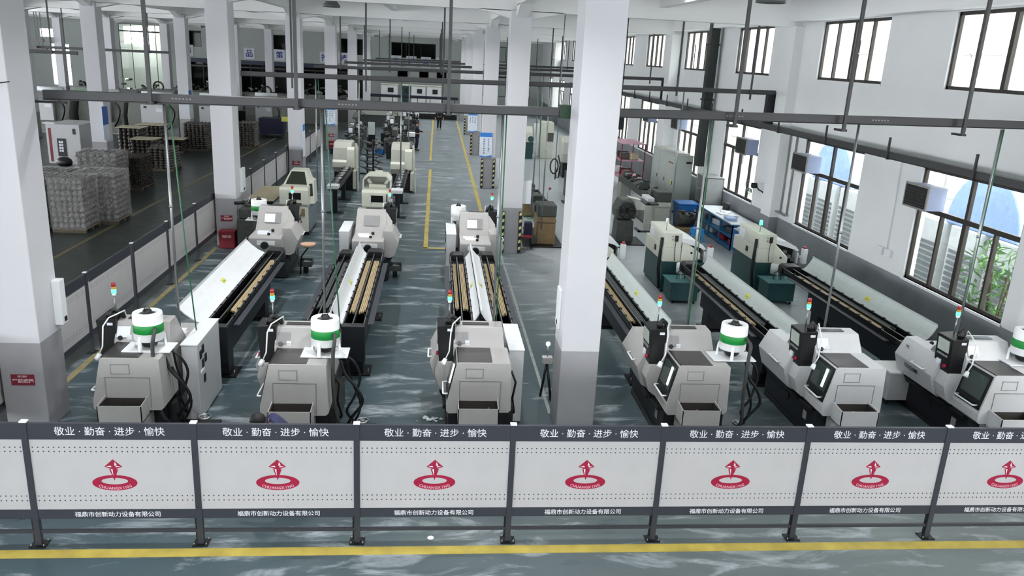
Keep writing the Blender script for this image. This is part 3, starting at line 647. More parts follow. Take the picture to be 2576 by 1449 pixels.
feeder((-2.08, 13.9, 0), 'narrow black bar feeder with grey bars, left of the white lids in the second lane', (1, .17, .1, .18), L=5.2, w=.17, bars=(greybar, greybar))
feeder((-1.4, 13.7, 0), 'black bar feeder with tan bars right of the white lids in the second lane', (-1, .2, .16, .28), bars=(tan, tan))
feeder((.59, 14.0, 0), 'black tan-barred feeder left of the white lids in the lane by the big column', (1, .19, .1, .16), L=5.2, w=.18, bars=(tan, tan))
feeder((1.33, 13.7, 0), 'black bar feeder right of the white lids in the lane by the big column', (-1, .19, .24, .28), w=.18, bars=(tan, tan))
feeder((3.98, 13.4, 0), 'black bar feeder emerging from behind the big white column', (1, .23, .15, .26), w=.22, lidm=paleg, bars=(tan, greybar))
feeder((6.4, 13.4, 0), 'black bar feeder leading to the teal-based machine nearer the column', (1, .23, .14, .26), w=.22, lidm=paleg, L=5.5, bars=(tan, greybar))
feeder((9.0, 13.3, 0), 'black bar feeder nearest the window wall with pale green lid', (1, .25, .22, .3), w=.24, lidm=paleg, L=5.6, bars=(tan, greybar))

# ============================================================ WHITE TURNING CENTRES
def white_machine(loc, label, kind):
    t = E_('turning_centre', loc, label, 'machine tool', 'white turning centres behind the grey lathes')
    side = mat('blue_grey_flank', '#7c8a94', .45)  # shading of the right flank put into its colour
    if kind < 2:
        b = MB(wht2); b.box(-.42, .4, 0, 1.7, .12, .95, cream); b.box(.4, .43, .1, 1.6, .12, .98, side); b.box(-.4, .4, .05, 1.65, 0, .12, blk); b.obj('base', t, .015)
        b = MB(cream); b.prism([(-.06, 1.0), (-.06, 1.44), (.0, 1.52), (.5, 1.52), (.5, .95), (.0, .9)], 'x', -.46, .42); u = b.obj('front_cover', t, .015)
        MB(scrd).box(-.17, .2, -.07, -.05, 1.15, 1.36).obj('inspection_window', u)
        if kind == 1: MB(blk).tube([(.32, -.07, .98), (.32, -.11, 1.0), (.32, -.11, 1.38), (.32, -.07, 1.4)], .018).obj('handle', u)
        b = MB(cream)
        if kind == 0:
            b.hexa([(-.44, .5, 1.5), (.4, .5, 1.5), (.4, 1.5, 1.5), (-.44, 1.5, 1.5), (-.24, .85, 1.93), (.24, .85, 1.93), (.24, 1.45, 1.93), (-.24, 1.45, 1.93)])
            h = b.obj('hood', t, .01); MB(mat('hood_glass', '#33382f', .15)).hexa([(-.36, .512, 1.53), (.3, .512, 1.53), (.3, .53, 1.53), (-.36, .53, 1.53), (-.21, .81, 1.895), (.19, .81, 1.895), (.19, .83, 1.895), (-.21, .83, 1.895)]).obj('hood_window', h)
            b = MB(cream); b.hexa([(.4, .3, .95), (.55, .4, .95), (.55, 1.0, .95), (.4, 1.0, .95), (.3, .4, 1.75), (.52, .5, 1.66), (.52, 1.0, 1.66), (.3, 1.0, 1.75)]); d = b.obj('side_cover', t, .01)
            MB(scrd).hexa([(.42, .335, 1.2), (.5, .395, 1.2), (.5, .41, 1.2), (.42, .35, 1.2), (.39, .38, 1.58), (.48, .44, 1.58), (.48, .46, 1.58), (.39, .4, 1.58)]).obj('side_window', d)
        else:
            o = [(-.46, 1.5), (-.46, 1.78), (-.3, 1.93), (.28, 1.93), (.42, 1.78), (.42, 1.5)]; i_ = [(.39, 1.5), (.39, 1.77), (.26, 1.9), (-.28, 1.9), (-.43, 1.77), (-.43, 1.5)]
            b.prism(o+i_, 'y', .3, 1.2); b.prism(o, 'y', 1.18, 1.22, cream2); b.box(-.12, .12, 1.0, 1.15, 1.93, 1.98); h = b.obj('hood', t)
            b = MB(cream); b.box(-.28, .26, .52, .8, 1.5, 1.62); b.obj('inner_cover', h)
            for sg in (-1, 1): MB(wht).obox((sg*.27, .7, 1.68), (.09, .1, .18), Matrix.Rotation(sg*.6, 3, 'Y')).obj('inner_lamp', h)
        MB(brass).box(-.02, .3, -.03, .02, .62, .86).obj('chip_window', t)
    else:
        MB(cream).prism([(-.14, .98), (-.14, 1.2), (-.06, 1.28), (.05, 1.28), (.05, .98)], 'x', -.46, .12).obj('lower_cover', t, .015)
        b = MB(navy); b.box(-.42, .4, .15, 1.6, .1, .8); b.box(-.4, .4, .1, 1.5, 0, .1, blk); b.obj('base', t); MB(blk).cyl((-.15, .12, .42), (-.15, .16, .42), .14, n=14).obj('fan_grille', t); MB(cream).box(.36, .5, -.1, .7, .1, .85).obj('lower_door', t, .01)
        b = MB(cream2); b.prism([(0, .78), (-.02, 1.25), (.12, 1.75), (.4, 1.97), (1.3, 1.97), (1.5, 1.7), (1.5, .78)], 'x', -.45, .3, mat('shaded_cover_paint', '#a9aba1', .45)); u = b.obj('upper_cover', t, .04)  # upper cover is a darker grey than the cream door
        b = MB(cream); b.prism([(-.05, .95), (-.05, 1.0), (-.02, 1.72), (.12, 1.8), (.3, 1.8), (.3, .95)], 'x', .12, .42); b.obj('door', t, .02)
        b = MB(cream); b.prism([(.35, .8), (.35, 1.95), (1.5, 1.5), (1.5, .8)], 'x', .42, .5); b.obj('flank', t, .01)
        MB(blk).box(-.1, .25, -.08, .02, .62, .98).obj('feed_opening', t)
        b = MB(cream); b.box(.56, .585, -.2, .3, 0, 1.0); b.obj('side_guard', t)
    b = MB(blk); b.box(-.3, .0, -.02, .0, .2, .5); b.obj('access_hatch', t)
    return t
white_machine((-4.32, 25.0, 0), 'white turning centre with dark glass pyramid hood behind the left grey lathe', 0)
white_machine((-1.8, 25.0, 0), 'white turning centre with open eight-sided hood behind the second-lane lathe', 1)
white_machine((-3.75, 33.5, 0), 'cream rounded machine beyond the black part conveyor, left of the hook racks', 2)
white_machine((-1.38, 33.5, 0), 'cream rounded machine beside the walkway, right of the hook racks', 3)
def conveyor(x, y, L, label, sx=1):
    t = E_('part_conveyor', (x, y, 0), label, 'conveyor', 'stepped conveyors feeding the white machines')
    b = MB(blk2); b.box(-.2, -.16, 0, L, .9, 1.02); b.box(.16, .2, 0, L, .9, 1.02); b.box(-.16, .16, 0, L, .88, .92); b.obj('frame', t)
    for y_ in (.1, L*.6):
        g = MB(navy); g.box(-.08, .08, y_, y_+.16, .03, .9); g.box(-.3, .3, y_-.06, y_+.22, 0, .03, blk); g.obj('leg', t)
    v = MB(blk); v.prism([(-.15, 1.1), (-.1, 1.12), (0, 1.0), (.1, 1.12), (.15, 1.1), (.02, .93), (-.02, .93)], 'y', 0, .05); v0 = v.obj('support_fork', t)
    n = int(L/.32)
    for i in range(1, n): sub(v0, t, (0, i*.32, 0))
    c0 = MB(steel).cyl((-.13, .12, 1.08), (.13, .12, 1.08), .035, n=8).obj('shaft', t)
    for i in range(1, n-1): sub(c0, t, (0, i*.32, .01*(i % 2)))
    b = MB(wht2); b.box(-.2, .2, -.55, -.05, .98, 1.1); b.box(-.12, .12, -.56, -.5, .9, .98, blk); b.obj('drive_box', t, .01)
conveyor(-3.55, 28.6, 4.6, 'black stepped conveyor with shafts on two legs, nearer the left partition')
conveyor(-1.3, 28.1, 4.8, 'black stepped conveyor with pale shafts, next to the walkway')

# ============================================================ TEAL-BASED MACHINES
def teal_machine(loc, label, lamp, openg):
    t = E_('turning_machine', loc, label, 'machine tool', 'cream and teal machines of the right bay')
    b = MB(teal); b.prism([(0, 0), (1.15, 0), (1.15, 1.75), (0, 1.75)], 'z', .06, .84); b.box(.03, 1.1, .05, 1.7, 0, .06, blk); b.obj('base', t, .015)
    b = MB(cream); b.box(-.02, .46, -.02, 1.75, .84, 1.22); b.box(0, .46, 0, 1.5, 1.22, 1.6); u = b.obj('upper_cabinet', t, .012)
    MB(paper).box(-.006, .0, 1.05, 1.42, 1.26, 1.5).obj('notice_sheet', u); MB(blk).box(-.03, -.018, .65, .8, .98, 1.12).obj('handle_recess', u)
    MB(blk).box(.26, .35, -.03, -.018, 1.38, 1.54).obj('socket', u)
    for z in (1.43, 1.51): MB(steel).cyl((.2, -.018, z), (.2, -.04, z), .02, n=8).obj('connector', u)
    b = MB(blk); b.tube([(.29, -.03, 1.38), (.27, -.06, 1.2), (.3, -.03, .87)], .008); b.obj('cord', u)
    b = MB(navy); b.tube([(-.04, .12, 1.45), (-.06, .1, 1.1), (-.07, .1, .6), (-.03, .05, .1)], .04); b.obj('conduit', t)
    b = MB(wht2); b.prism([(.46, 1.36), (.46, 1.46), (.75, 1.43), (1.02, 1.3), (1.12, 1.2), (1.12, 1.13), (.98, 1.22)], 'y', .0, 1.4); b.box(1.08, 1.12, 0, 1.4, .84, 1.18); b.obj('wing_cover', t)
    b = MB(blk2); b.box(.5, 1.06, .25, 1.4, .84, 1.3); b.obj('inner_mechanism', t)
    b = MB(cast); [b.box(a, a+.1, c, c+.12, 1.0+e, 1.1+e) for a, c, e in ((.6, .1, 0), (.8, .05, .1), (.95, .12, 0), (.7, .15, .2))]; s0 = b; s0 = None
    for a, c, e in ((.6, .05, 0), (.8, .0, .1), (.95, .07, 0), (.72, .1, .2)): MB(steel).box(a, a+.11, c, c+.14, .88+e, .97+e).obj('tool_block', t)
    b = MB(cream)
    if openg: b.hexa([(.42, -.03, .75), (.6, -.45, .6), (.62, -.44, .6), (.44, -.02, .75), (.42, -.03, 1.36), (.6, -.45, 1.1), (.62, -.44, 1.1), (.44, -.02, 1.36)])
    else: b.prism([(.46, .86), (.46, 1.36), (.62, 1.33), (.96, 1.1), (.96, .96), (.8, .88), (.72, .72), (.6, .74)], 'y', -.06, -.03)
    g = b.obj('guard_plate', t); MB(blk).cyl((.72, -.065, 1.1) if not openg else (.5, -.28, 1.05), (.72, -.07, 1.1) if not openg else (.515, -.27, 1.05), .03, n=10).obj('plug_hole', g)
    b = MB(wht2); b.box(1.1, 1.22, -.3, -.15, .9, 1.3); b.box(1.13, 1.19, -.15, .0, 1.0, 1.06); l = b.obj('operator_box', t, .008); MB(lampr).cyl((1.16, -.22, 1.3), (1.16, -.22, 1.36), .04).obj('red_button', l)
    b = MB(steel); b.cyl((.12, .35, 1.6), (.12, .35, 1.8), .01); s_ = b.obj('signal_post', t); MB(lampg if lamp else wht).cyl((.12, .35, 1.79), (.12, .35, 1.91), .045, r2=.035).obj('signal_lamp', s_)
    b = MB(teal); b.box(-.02, .68, -1.0, -.35, .08, .55); k = b.obj('coolant_tank', t, .01); MB(teal2).box(-.06, .72, -1.04, -.31, .55, .57).obj('tank_lid', k)
    for a in (.05, .6): MB(blk).cyl((a, -.95, .03), (a+.04, -.95, .03), .03).obj('caster', k)
    for i in range(4): MB(mat('pale_hose', '#9fb0ae', .4) if i % 2 else blk).hose([(.2+.1*i, -.7, .57), (.25+.1*i, -.6, .72+.03*i), (.45+.06*i, -.45, .75), (.6, -.3, .85+.04*i)], .014).obj('hose', k)
    MB(wht2).cyl((.45, -.2, .6), (.45, -.2, .85), .13).obj('filter_can', t)
teal_machine((5.95, 19.6, 0), 'cream cabinet on teal base with unlit white lamp, nearer the big column', False, False)
teal_machine((8.55, 19.75, 0), 'cream cabinet on teal base with glowing green lamp, near the window wall', True, True)
teal_machine((3.68, 19.7, 0), 'cream cabinet on teal base mostly hidden behind the big white column', False, False)

# ============================================================ OVERHEAD BUSBARS, RODS, DROP PIPES
def busbar(name, p, q, label, wd=.1, h=.125, grp='dark overhead busbar trunking', caps=True):
    p = Vector(p); q = Vector(q); t = E_(name, p, label, 'cable tray', grp)
    d = q-p; ang = math.atan2(d.y, d.x); L = math.hypot(d.x, d.y); sl = d.z/L; t.rotation_euler = (0, 0, ang)
    b = MB(dsteel); b.hexa([(0, -wd/2, -h/2), (L, -wd/2, -h/2+d.z), (L, wd/2, -h/2+d.z), (0, wd/2, -h/2), (0, -wd/2, h/2), (L, -wd/2, h/2+d.z), (L, wd/2, h/2+d.z), (0, wd/2, h/2)]); b.obj('trunking', t, .006)
    b = MB(blk2); b.hexa([(0, -wd/2-.004, -h/2-.012), (L, -wd/2-.004, -h/2-.012+d.z), (L, wd/2+.004, -h/2-.012+d.z), (0, wd/2+.004, -h/2-.012), (0, -wd/2-.004, -h/2), (L, -wd/2-.004, -h/2+d.z), (L, wd/2+.004, -h/2+d.z), (0, wd/2+.004, -h/2)]); b.obj('bottom_cover', t)
    if caps:
        n = int(L/2.4)
        for i in range(1, n):
            c = MB(gmid); x = i*2.4-.6
            for k in range(6): c.box(x+k*.05, x+k*.05+.025, -wd/2-.003, -wd/2, -.005+sl*x, .012+sl*x)
            c.obj('plug_slots', t)
    return t
def rod(x, y, z0, label, foot=True, r=.024, z1=7.76):
    t = E_('hanging_rod', (x, y, z0), label, 'hanging rod', 'rods holding the busbars from the ceiling')
    MB(dsteel).box(-r, r, -r, r, 0, z1-z0).obj('rod', t)
    if foot: MB(blk2).box(-.05, .05, -.02, .22, -.01, .025).obj('hanger_foot', t)
    return t
busbar('busbar_trunking', (-5.66, 12.4, 4.91), (2.1, 12.4, 4.995), 'longest dark overhead trunking, crossing the picture left of the big white column')
busbar('busbar_trunking', (2.72, 12.4, 5.02), (10.5, 12.4, 5.14), 'dark overhead trunking crossing in front of the window wall, right of the big column')
o = MB(mat('green_tape', '#1c3a26', .5)).box(1.88, 2.12, 12.3, 12.5, 4.9, 5.1).obj('tape_bundle'); tag(o, 'green and black taped end of the trunking touching the big column', 'cable end')
o = MB(blk2).box(-5.98, -5.3, 12.22, 12.3, 4.8, 4.83).obj('wall_bracket'); tag(o, 'thin dark bracket arm from the left column under the trunking', 'bracket')
for i, (x, s_) in enumerate(((-4.12, 'leftmost'), (-2.05, 'second from left'), (.18, 'in front of the walkway'), (4.62, 'just right of the big column'), (6.4, 'between the two right upper windows'), (8.4, 'rightmost'))):
    rod(x, 12.22, 4.86+.012*i, 'dark square rod holding the nearest trunking, %s' % s_)
rows = [(24.2, 'second', -5.6, 2.0), (36.2, 'third', -5.3, 2.0), (48.0, 'fourth', -5.3, 2.0), (60, 'fifth', -5.3, 2.0), (72, 'farthest', -5.3, 2.0)]
for y, s_, x0, x1 in rows:
    busbar('busbar_trunking', (x0, y, 4.9), (x1, y, 4.985), 'dark overhead trunking over the machine lanes, %s from the camera' % s_, caps=False)
    for x, w_ in ((-4.15, 'left'), (-2.05, 'middle'), (.18, 'right')): rod(x, y-.072, 4.55 if y < 30 else 4.8, 'dark rod at the %s of the %s trunking over the lanes' % (w_, s_), False)
    if y < 61:
        busbar('busbar_trunking', (2.7, y, 5.0), (10.3, y, 5.09), 'dark overhead trunking in the window bay, %s from the camera' % s_, caps=False)
        for x, w_ in ((5.0, 'left'), (7.2, 'middle'), (9.5, 'right')): rod(x, y-.072, 4.85, 'dark rod at the %s of the %s window-bay trunking' % (w_, s_), False)
for y0, s_ in ((36.2, 'third'), (48, 'fourth')): busbar('busbar_trunking', (-22, y0, 4.9), (-15, y0, 4.95), 'dark overhead trunking far in the left hall, %s row' % s_, caps=False); [rod(x, y0-.072, 4.85, 'dark rod of the %s left-hall trunking, %s' % (s_, w_), False) for x, w_ in ((-20.5, 'left'), (-16, 'right'))]
# trunking along the window wall
t = busbar('busbar_trunking', (10.0, 12.25, 4.1), (10.0, 44, 4.12), 'long dark trunking running along the window wall above the lower windows', .16, .15)
for i in range(11):
    y = 1.6+i*2.95; MB(dsteel).box(y-.02, y+.02, .08, .12, -.1, .38).obj('upright', t); MB(blk2).box(y-.02, y+.02, -.59, .1, -.1, -.07).obj('wall_arm', t)
for i, (y, s_) in enumerate(((24.3, 'nearer'), (36.3, 'farther'))):
    o = MB(blk2); o.box(10.15, 10.35, y-.08, y+.08, 4.1, 5.1); o.box(10.12, 10.38, y-.14, y+.14, 4.1, 4.3); o.box(10.1, 10.2, y-.1, y+.1, 4.05, 5.08); tag(o.obj('vertical_duct'), 'short black vertical duct joining the wall trunking, %s one' % s_, 'duct')
o = MB(mat('black_green_duct', '#12201c', .4)); o.box(10.12, 10.44, 30.2, 30.55, 2.0, 7.75); o.box(10.08, 10.48, 30.16, 30.59, 6.5, 6.56, blk); o.box(10.08, 10.48, 30.16, 30.59, 4.5, 4.56, blk); tag(o.obj('vertical_duct'), 'tall black vertical duct between the upper windows, reaching the grey cabinet', 'duct')
# drop pipes
gp = mat('green_pipe', '#2a6a4a', .4)
def drop(x, y, zb, label, green_=True, zt=4.9, lean=.0, ml=None):
    zt = 4.93 if x < 2.5 else 5.03
    t = E_('drop_pipe', (x, y, zb), label, 'pipe', 'thin supply pipes dropping from the trunking')
    MB(ml or steel).cyl((0, 0, 0), (0, 0, zt-zb), .021, n=8).obj('steel_conduit', t)
    if green_: MB(gp).tube([(.24+lean, .05, .0), (.16+lean*.5, .04, (zt-zb)*.4), (.06, .03, zt-zb)], .011).obj('green_pipe', t)
    MB(steel).cyl((0, 0, (zt-zb)*.55), (0, 0, (zt-zb)*.55+.04), .03, n=8).obj('coupling', t)
for x, s_, g_ in ((-4.0, 'behind the leftmost drum', True), (-1.72, 'behind the drum near the crouching worker', True), (1.02, 'over the lathe beside the aisle', True), (4.3, 'right of the big column', True), (6.75, 'over the pale lathe with lit door', False), (9.2, 'rightmost, crossing the nearest lower window', True)):
    drop(x, 12.42, 1.3 if x < 4 else 1.0, 'pale pipe with green line %s' % s_ if g_ else 'bare pale pipe %s' % s_, g_, lean=.0 if x < 0 else -.2)
for x, z, s_ in ((-3.5, 1.6, 'left white machine'), (-2.26, 1.9, 'second white machine'), (-1.03, 2.0, 'second lane near the walkway'), (3.02, 1.0, 'oily tan-based machine'), (3.35, .6, 'tan-based machine, farther right'), (7.45, 1.0, 'junk-covered bed')): drop(x, 24.2, z, 'pale pipe dropping from the second trunking above the %s' % s_, s_.startswith('oily') or s_.startswith('left'))
for x, s_ in ((-3.4, 'left'), (-1.2, 'right'), (4.7, 'far right')): drop(x, 36.2, 1.4, 'pale pipe dropping from the third trunking, %s one' % s_, False)
t = E_('hose_coil', (4.85, 32, 1.0), 'coiled black hose hanging from a pipe in the right aisle', 'hose'); MB(steel).cyl((0, 0, 0), (0, 0, 6.76), .02).obj('steel_conduit', t)
MB(blk).tube([(.0+.16*math.cos(a*.5)-.05, 0, .55+.3*math.sin(a*.5)) for a in range(13)], .03, closed=True).obj('coil', t); MB(blk).tube([(.1, .05, 1.0), (.2, .05, .6), (.16, .05, .1), (.05, .05, .05), (.02, .05, .5)], .03).obj('hose_end', t)

# ============================================================ POSTERS, STICKERS, BOXES ON COLUMNS
def rows_text(mb, s_, x, z, step, sz, R, base, m):
    for i, ch in enumerate(s_):
        text_into(mb, ch, (x[0], x[1], z-i*step), R, m, height=sz, bold=.01)
def poster(x, y, z0, z1, label, cols, wd=.56):
    t = E_('wall_poster', (x, y, (z0+z1)/2), label, 'poster', 'blue and white column posters'); h = (z1-z0)/2
    MB(posterw).box(-wd/2, wd/2, -.02, 0, -h, h).obj('board', t)
    b = MB(posterb); b.box(-wd/2+.01, wd/2-.01, -.023, -.02, h-.2, h-.01); b.prism([(-wd/2+.01, -h+.01), (wd/2-.01, -h+.01), (wd/2-.01, -h+.1), (0, -h+.04), (-wd/2+.01, -h+.07)], 'y', -.023, -.02); b.obj('blue_border', t)
    b = MB(mat('poster_ink', '#2a3a66', .6))
    for xx, s_ in cols: rows_text(b, s_, (xx, -.023), h-.3, .1, .07, RF, 0, None)
    b.obj('slogan_text', t, norm=False)
poster(2.2, 35.27, 1.4, 2.48, 'blue-topped white poster on the third column beside the walkway', ((.12, '安全生产重于'), (-.08, '违章操作事故根')))
poster(2.12, 47.17, 1.35, 2.5, 'blue-topped white poster on the fourth column beside the walkway', ((.14, '提高质量'), (0, '安全生产'), (-.14, '文明生产')))
poster(-6.05, 47.17, 1.4, 2.45, 'blue-topped white poster on the fourth column of the left partition line', ((.14, '保持整洁'), (0, '按章操作安全'), (-.14, '规范生产')), .6)
def side_poster(x, y, z0, z1, label, mm):
    t = E_('wall_poster', (x, y, (z0+z1)/2), label, 'poster', 'posters on column flanks'); h = (z1-z0)/2
    MB(posterw).box(0, .02, -.3, .3, -h, h).obj('board', t); MB(mm).box(.02, .023, -.29, .29, -h*.1 if mm != posterb else h-.3, h-.02).obj('blue_field', t)
side_poster(-13.79, 35.3, 1.5, 2.9, 'blue photo poster on the flank of the left hall column', mat('deep_poster_blue', '#1f5fb4', .4)); side_poster(-5.69, 35.5, 1.1, 2.5, 'blue and white poster on the flank of the third partition column', posterb); side_poster(-13.79, 47.3, 1.6, 3.0, 'blue poster on the flank of the farther left hall column', mat('deep_poster_blue', '#1f5fb4', .4))
def sticker(x, y, z, label):
    t = E_('safety_sticker', (x, y, z), label, 'sticker', 'dark red fire notices on column feet'); b = MB(dred); b.box(-.165, .165, -.006, 0, -.085, .085); b.box(-.155, .155, -.007, -.006, .03, .075, mat('pale_red', '#c8707c', .5)) if False else None
    text_into(b, '消防器材', (0, -.0075, .055), RF, mat('pale_print', '#e5c9cc', .6), height=.035, bold=.02); text_into(b, '严禁遮挡', (0, -.0075, -.015), RF, mat('pale_print', '#e5c9cc', .6), height=.07, width=.3, bold=.03); b.obj('sheet', t, norm=False)
for a in ((-6.0, 11.5, .82, 'dark red notice on the grey foot of the leftmost near column'), (-6.0, 23.4, .82, 'dark red notice above the red fire box'), (-6.0, 35.3, .82, 'dark red notice on the third column of the partition line'), (-6.0, 47.2, .82, 'dark red notice on the fourth column of the partition line')): sticker(*a)
t = E_('fire_box', (-5.93, 23.2, 0), 'dark red fire extinguisher box at the foot of the second partition column', 'fire box', 'red fire boxes'); b = MB(dred); b.box(-.23, .23, -.16, .16, 0, .52); b.obj('casing', t, .02); b = MB(dred); b.box(-.2, .2, -.175, -.16, .04, .46); text_into(b, '消防箱', (0, -.1765, .36), RF, mat('pale_print', '#e5c9cc', .6), width=.26, bold=.02); b.obj('door', t, norm=False)
dup(t, (-5.93, 47.05, 0), 0, 'dark red fire box at the foot of the fourth partition column')
def hazard(x, y, label, side=-1):
    t = E_('corner_guard', (x, y, 0), label, 'corner guard', 'black and yellow corner guards'); b = MB(blk); b.box(-.05, .05, -.025, .03, .04, 1.3)
    for i in range(6): z = .12+i*.21; b.hexa([(-.035, -.027, z), (.035, -.027, z+.03), (.035, -.024, z+.03), (-.035, -.024, z), (-.035, -.027, z+.09), (.035, -.027, z+.12), (.035, -.024, z+.12), (-.035, -.024, z+.09)], haz)
    b.obj('strip', t)
for k, s_ in ((1, 'second'), (2, 'third'), (3, 'fourth'), (4, 'fifth')):
    y = ROWY[k]-.38
    hazard(2.07, y, 'black and yellow strip on the left edge of the %s walkway column' % s_); hazard(2.59, y, 'black and yellow strip on the right edge of the %s walkway column' % s_)
def fusebox(x0, x1, y0, y1, z0, z1, label):
    t = E_('switch_box', ((x0+x1)/2, (y0+y1)/2, z0), label, 'switch box', 'pale switch boxes on columns'); hx, hy = (x1-x0)/2, (y1-y0)/2; MB(wht2).box(-hx, hx, -hy, hy, 0, z1-z0).obj('casing', t, .01); MB(blk).box(-hx-.01 if x0 < 2 and x0 > 0 else hx, -hx if x0 < 2 and x0 > 0 else hx+.015, -.03, .03, .05, .12).obj('latch', t)
fusebox(-5.7, -5.58, 12.02, 12.2, 1.5, 2.2, 'pale switch box on the right flank of the nearest left column'); fusebox(1.995, 2.03, 11.8, 12.1, 1.65, 2.3, 'thin pale box on the left flank of the big white column')
fusebox(2.63, 2.9, 23.6, 23.8, 1.5, 2.2, 'pale green box right of the second walkway column'); fusebox(-5.7, -5.62, 23.9, 24.3, 1.5, 2.2, 'narrow pale box on the flank of the second partition column'); fusebox(2.66, 2.95, 35.4, 35.6, .5, 1.35, 'white box right of the third walkway column')
t = E_('work_lamp', (2.05, 13.0, 0), 'small pedestal lamp glowing by the big white column on black splayed legs', 'lamp')
for a, c in ((-.09, -.1), (.06, -.28), (.1, .12)): MB(blk2).cyl((0, 0, .62), (a*1.1, c, 0), .022, n=6).obj('leg', t)
MB(lg).box(-.09, .09, -.06, .06, .6, .72).obj('head_box', t, .008); MB(steel).cyl((0, 0, .7), (0, 0, .92), .012).obj('stem', t); MB(lampglint).ball((0, 0, .96), .04).obj('bulb', t)
# beacon on far side, wires on left column
o = MB(blk).tube([(-6.3, 11.42, 5.05), (-5.9, 11.44, 5.08), (-5.65, 11.46, 5.12)], .008).obj('wall_cable'); tag(o, 'thin cable strung across the nearest left column', 'cable')

# ============================================================ RIGHT WALL FITTINGS
def cooler(y0, y1, z0, z1, label):
    t = E_('air_outlet', (10.5, (y0+y1)/2, z0), label, 'air cooler outlet', 'cooler outlets in the lower windows'); h = (y1-y0)/2; H = z1-z0
    MB(mat('outlet_blue_grey', '#98a4c4', .5)).box(-.28, .12, -h, h, 0, H).obj('duct_box', t); b = MB(mat('outlet_frame', '#8c8a86', .5)); b.box(-.31, -.28, -h-.02, h+.02, -.02, H+.02); b.obj('frame', t)
    b = MB(blk2); b.box(-.315, -.31, -h+.02, h-.02, .02, H-.02)
    fin = mat('grille_fin', '#33302e', .5)
    for i in range(6): b.box(-.325, -.312, -h+.04, -.015, .05+i*(H-.08)/6, .062+i*(H-.08)/6, fin); b.box(-.325, -.312, .015, h-.04, .05+i*(H-.08)/6, .062+i*(H-.08)/6, fin)
    b.obj('grille', t)
for a in ((15.55, 16.36, 3.1, 3.58, 'dark louvred outlet box in the nearest lower window'), (21.2, 22.1, 3.06, 3.52, 'dark louvred outlet box in the second lower window'), (25.7, 26.6, 3.0, 3.5, 'dark louvred outlet box in the third lower window'), (33.6, 34.5, 3.1, 3.6, 'dark louvred outlet box in the fourth lower window, beside the duct'), (38.4, 39.4, 3.0, 3.5, 'dark louvred outlet box in the fifth lower window')): cooler(*a)
t = E_('wall_fan', (10.55, 24.1, 1.95), 'black wall fan with wire cage between the second and third lower windows', 'fan')
MB(blk).box(-.02, .06, -.07, .07, -.14, .14).obj('wall_plate', t); MB(blk).tube([(0, 0, 0), (-.12, .05, .0), (-.2, .2, .08), (-.22, .42, .1), (-.24, .6, .22)], .022).obj('arm', t); MB(blk).cyl((-.22, .6, .2), (-.38, .62, .2), .09).obj('motor', t)
b = MB(steel); c = Vector((-.45, .63, .12)); nx = Vector((-.9, .1, -.3)).normalized(); u = nx.orthogonal().normalized(); v = nx.cross(u)
for R_, o_ in ((.3, 0), (.2, .05), (.1, .08)): b.tube([c+nx*o_+u*R_*math.cos(a*PI/10)+v*R_*math.sin(a*PI/10) for a in range(20)], .006, n=4, closed=True)
for a in range(14): q1 = u*math.cos(a*PI/7)+v*math.sin(a*PI/7); b.tube([c+nx*.09+q1*.04, c+nx*.05+q1*.2, c+q1*.3, c-nx*.08+q1*.2, c-nx*.1+q1*.05], .003, n=3)
b.obj('cage', t)
for a in range(3):
    q1 = u*math.cos(a*2.1)+v*math.sin(a*2.1); q2 = u*math.cos(a*2.1+.7)+v*math.sin(a*2.1+.7); MB(mat('fan_blade', '#5f7f62', .3)).add([c, c+q1*.22+nx*.02, c+(q1+q2)*.14, c+q2*.22-nx*.02], [(0, 1, 2), (0, 2, 3)]).obj('blade', t, norm=False)
MB(blk).hose([(0, 0, -.1), (-.02, .1, -.5), (-.01, .2, -.9)], .006).obj('cord', t)
t = E_('wall_switch', (10.58, 17.25, 1.8), 'pair of white switch boxes with conduit on the wall between the first two windows', 'wall switch')
for y in (-.22, .12): MB(wht2).box(-.06, .02, y, y+.24, -.09, .09).obj('switch_plate', t, .01)
MB(wht2).cyl((-.01, .0, .09), (-.01, .05, 2.1), .012, n=6).obj('conduit', t)
for i, y in enumerate((22.75, 23.2, 23.6)): o = MB(gmid).cyl((10.56, y, 1.6), (10.56, y+.03, 3.95), .03, n=8).obj('wall_conduit'); tag(o, 'vertical grey conduit on the wall left of the second window, %s of three' % ('right', 'middle', 'left')[i], 'conduit', 'wall conduits left of the second window')
o = MB(steel).box(10.48, 10.6, 22.65, 23.75, 1.55, 1.6).obj('conduit_shelf'); tag(o, 'slim metal ledge under the three wall conduits', 'ledge')
o = MB(blk2); o.box(7.5, 7.85, 33.4, 33.5, 3.0, 3.8); o.cyl((7.67, 33.45, 3.8), (7.67, 33.45, 7.76), .02); tag(o.obj('hanging_display'), 'dark hanging panel between the big column and the windows', 'hanging panel')
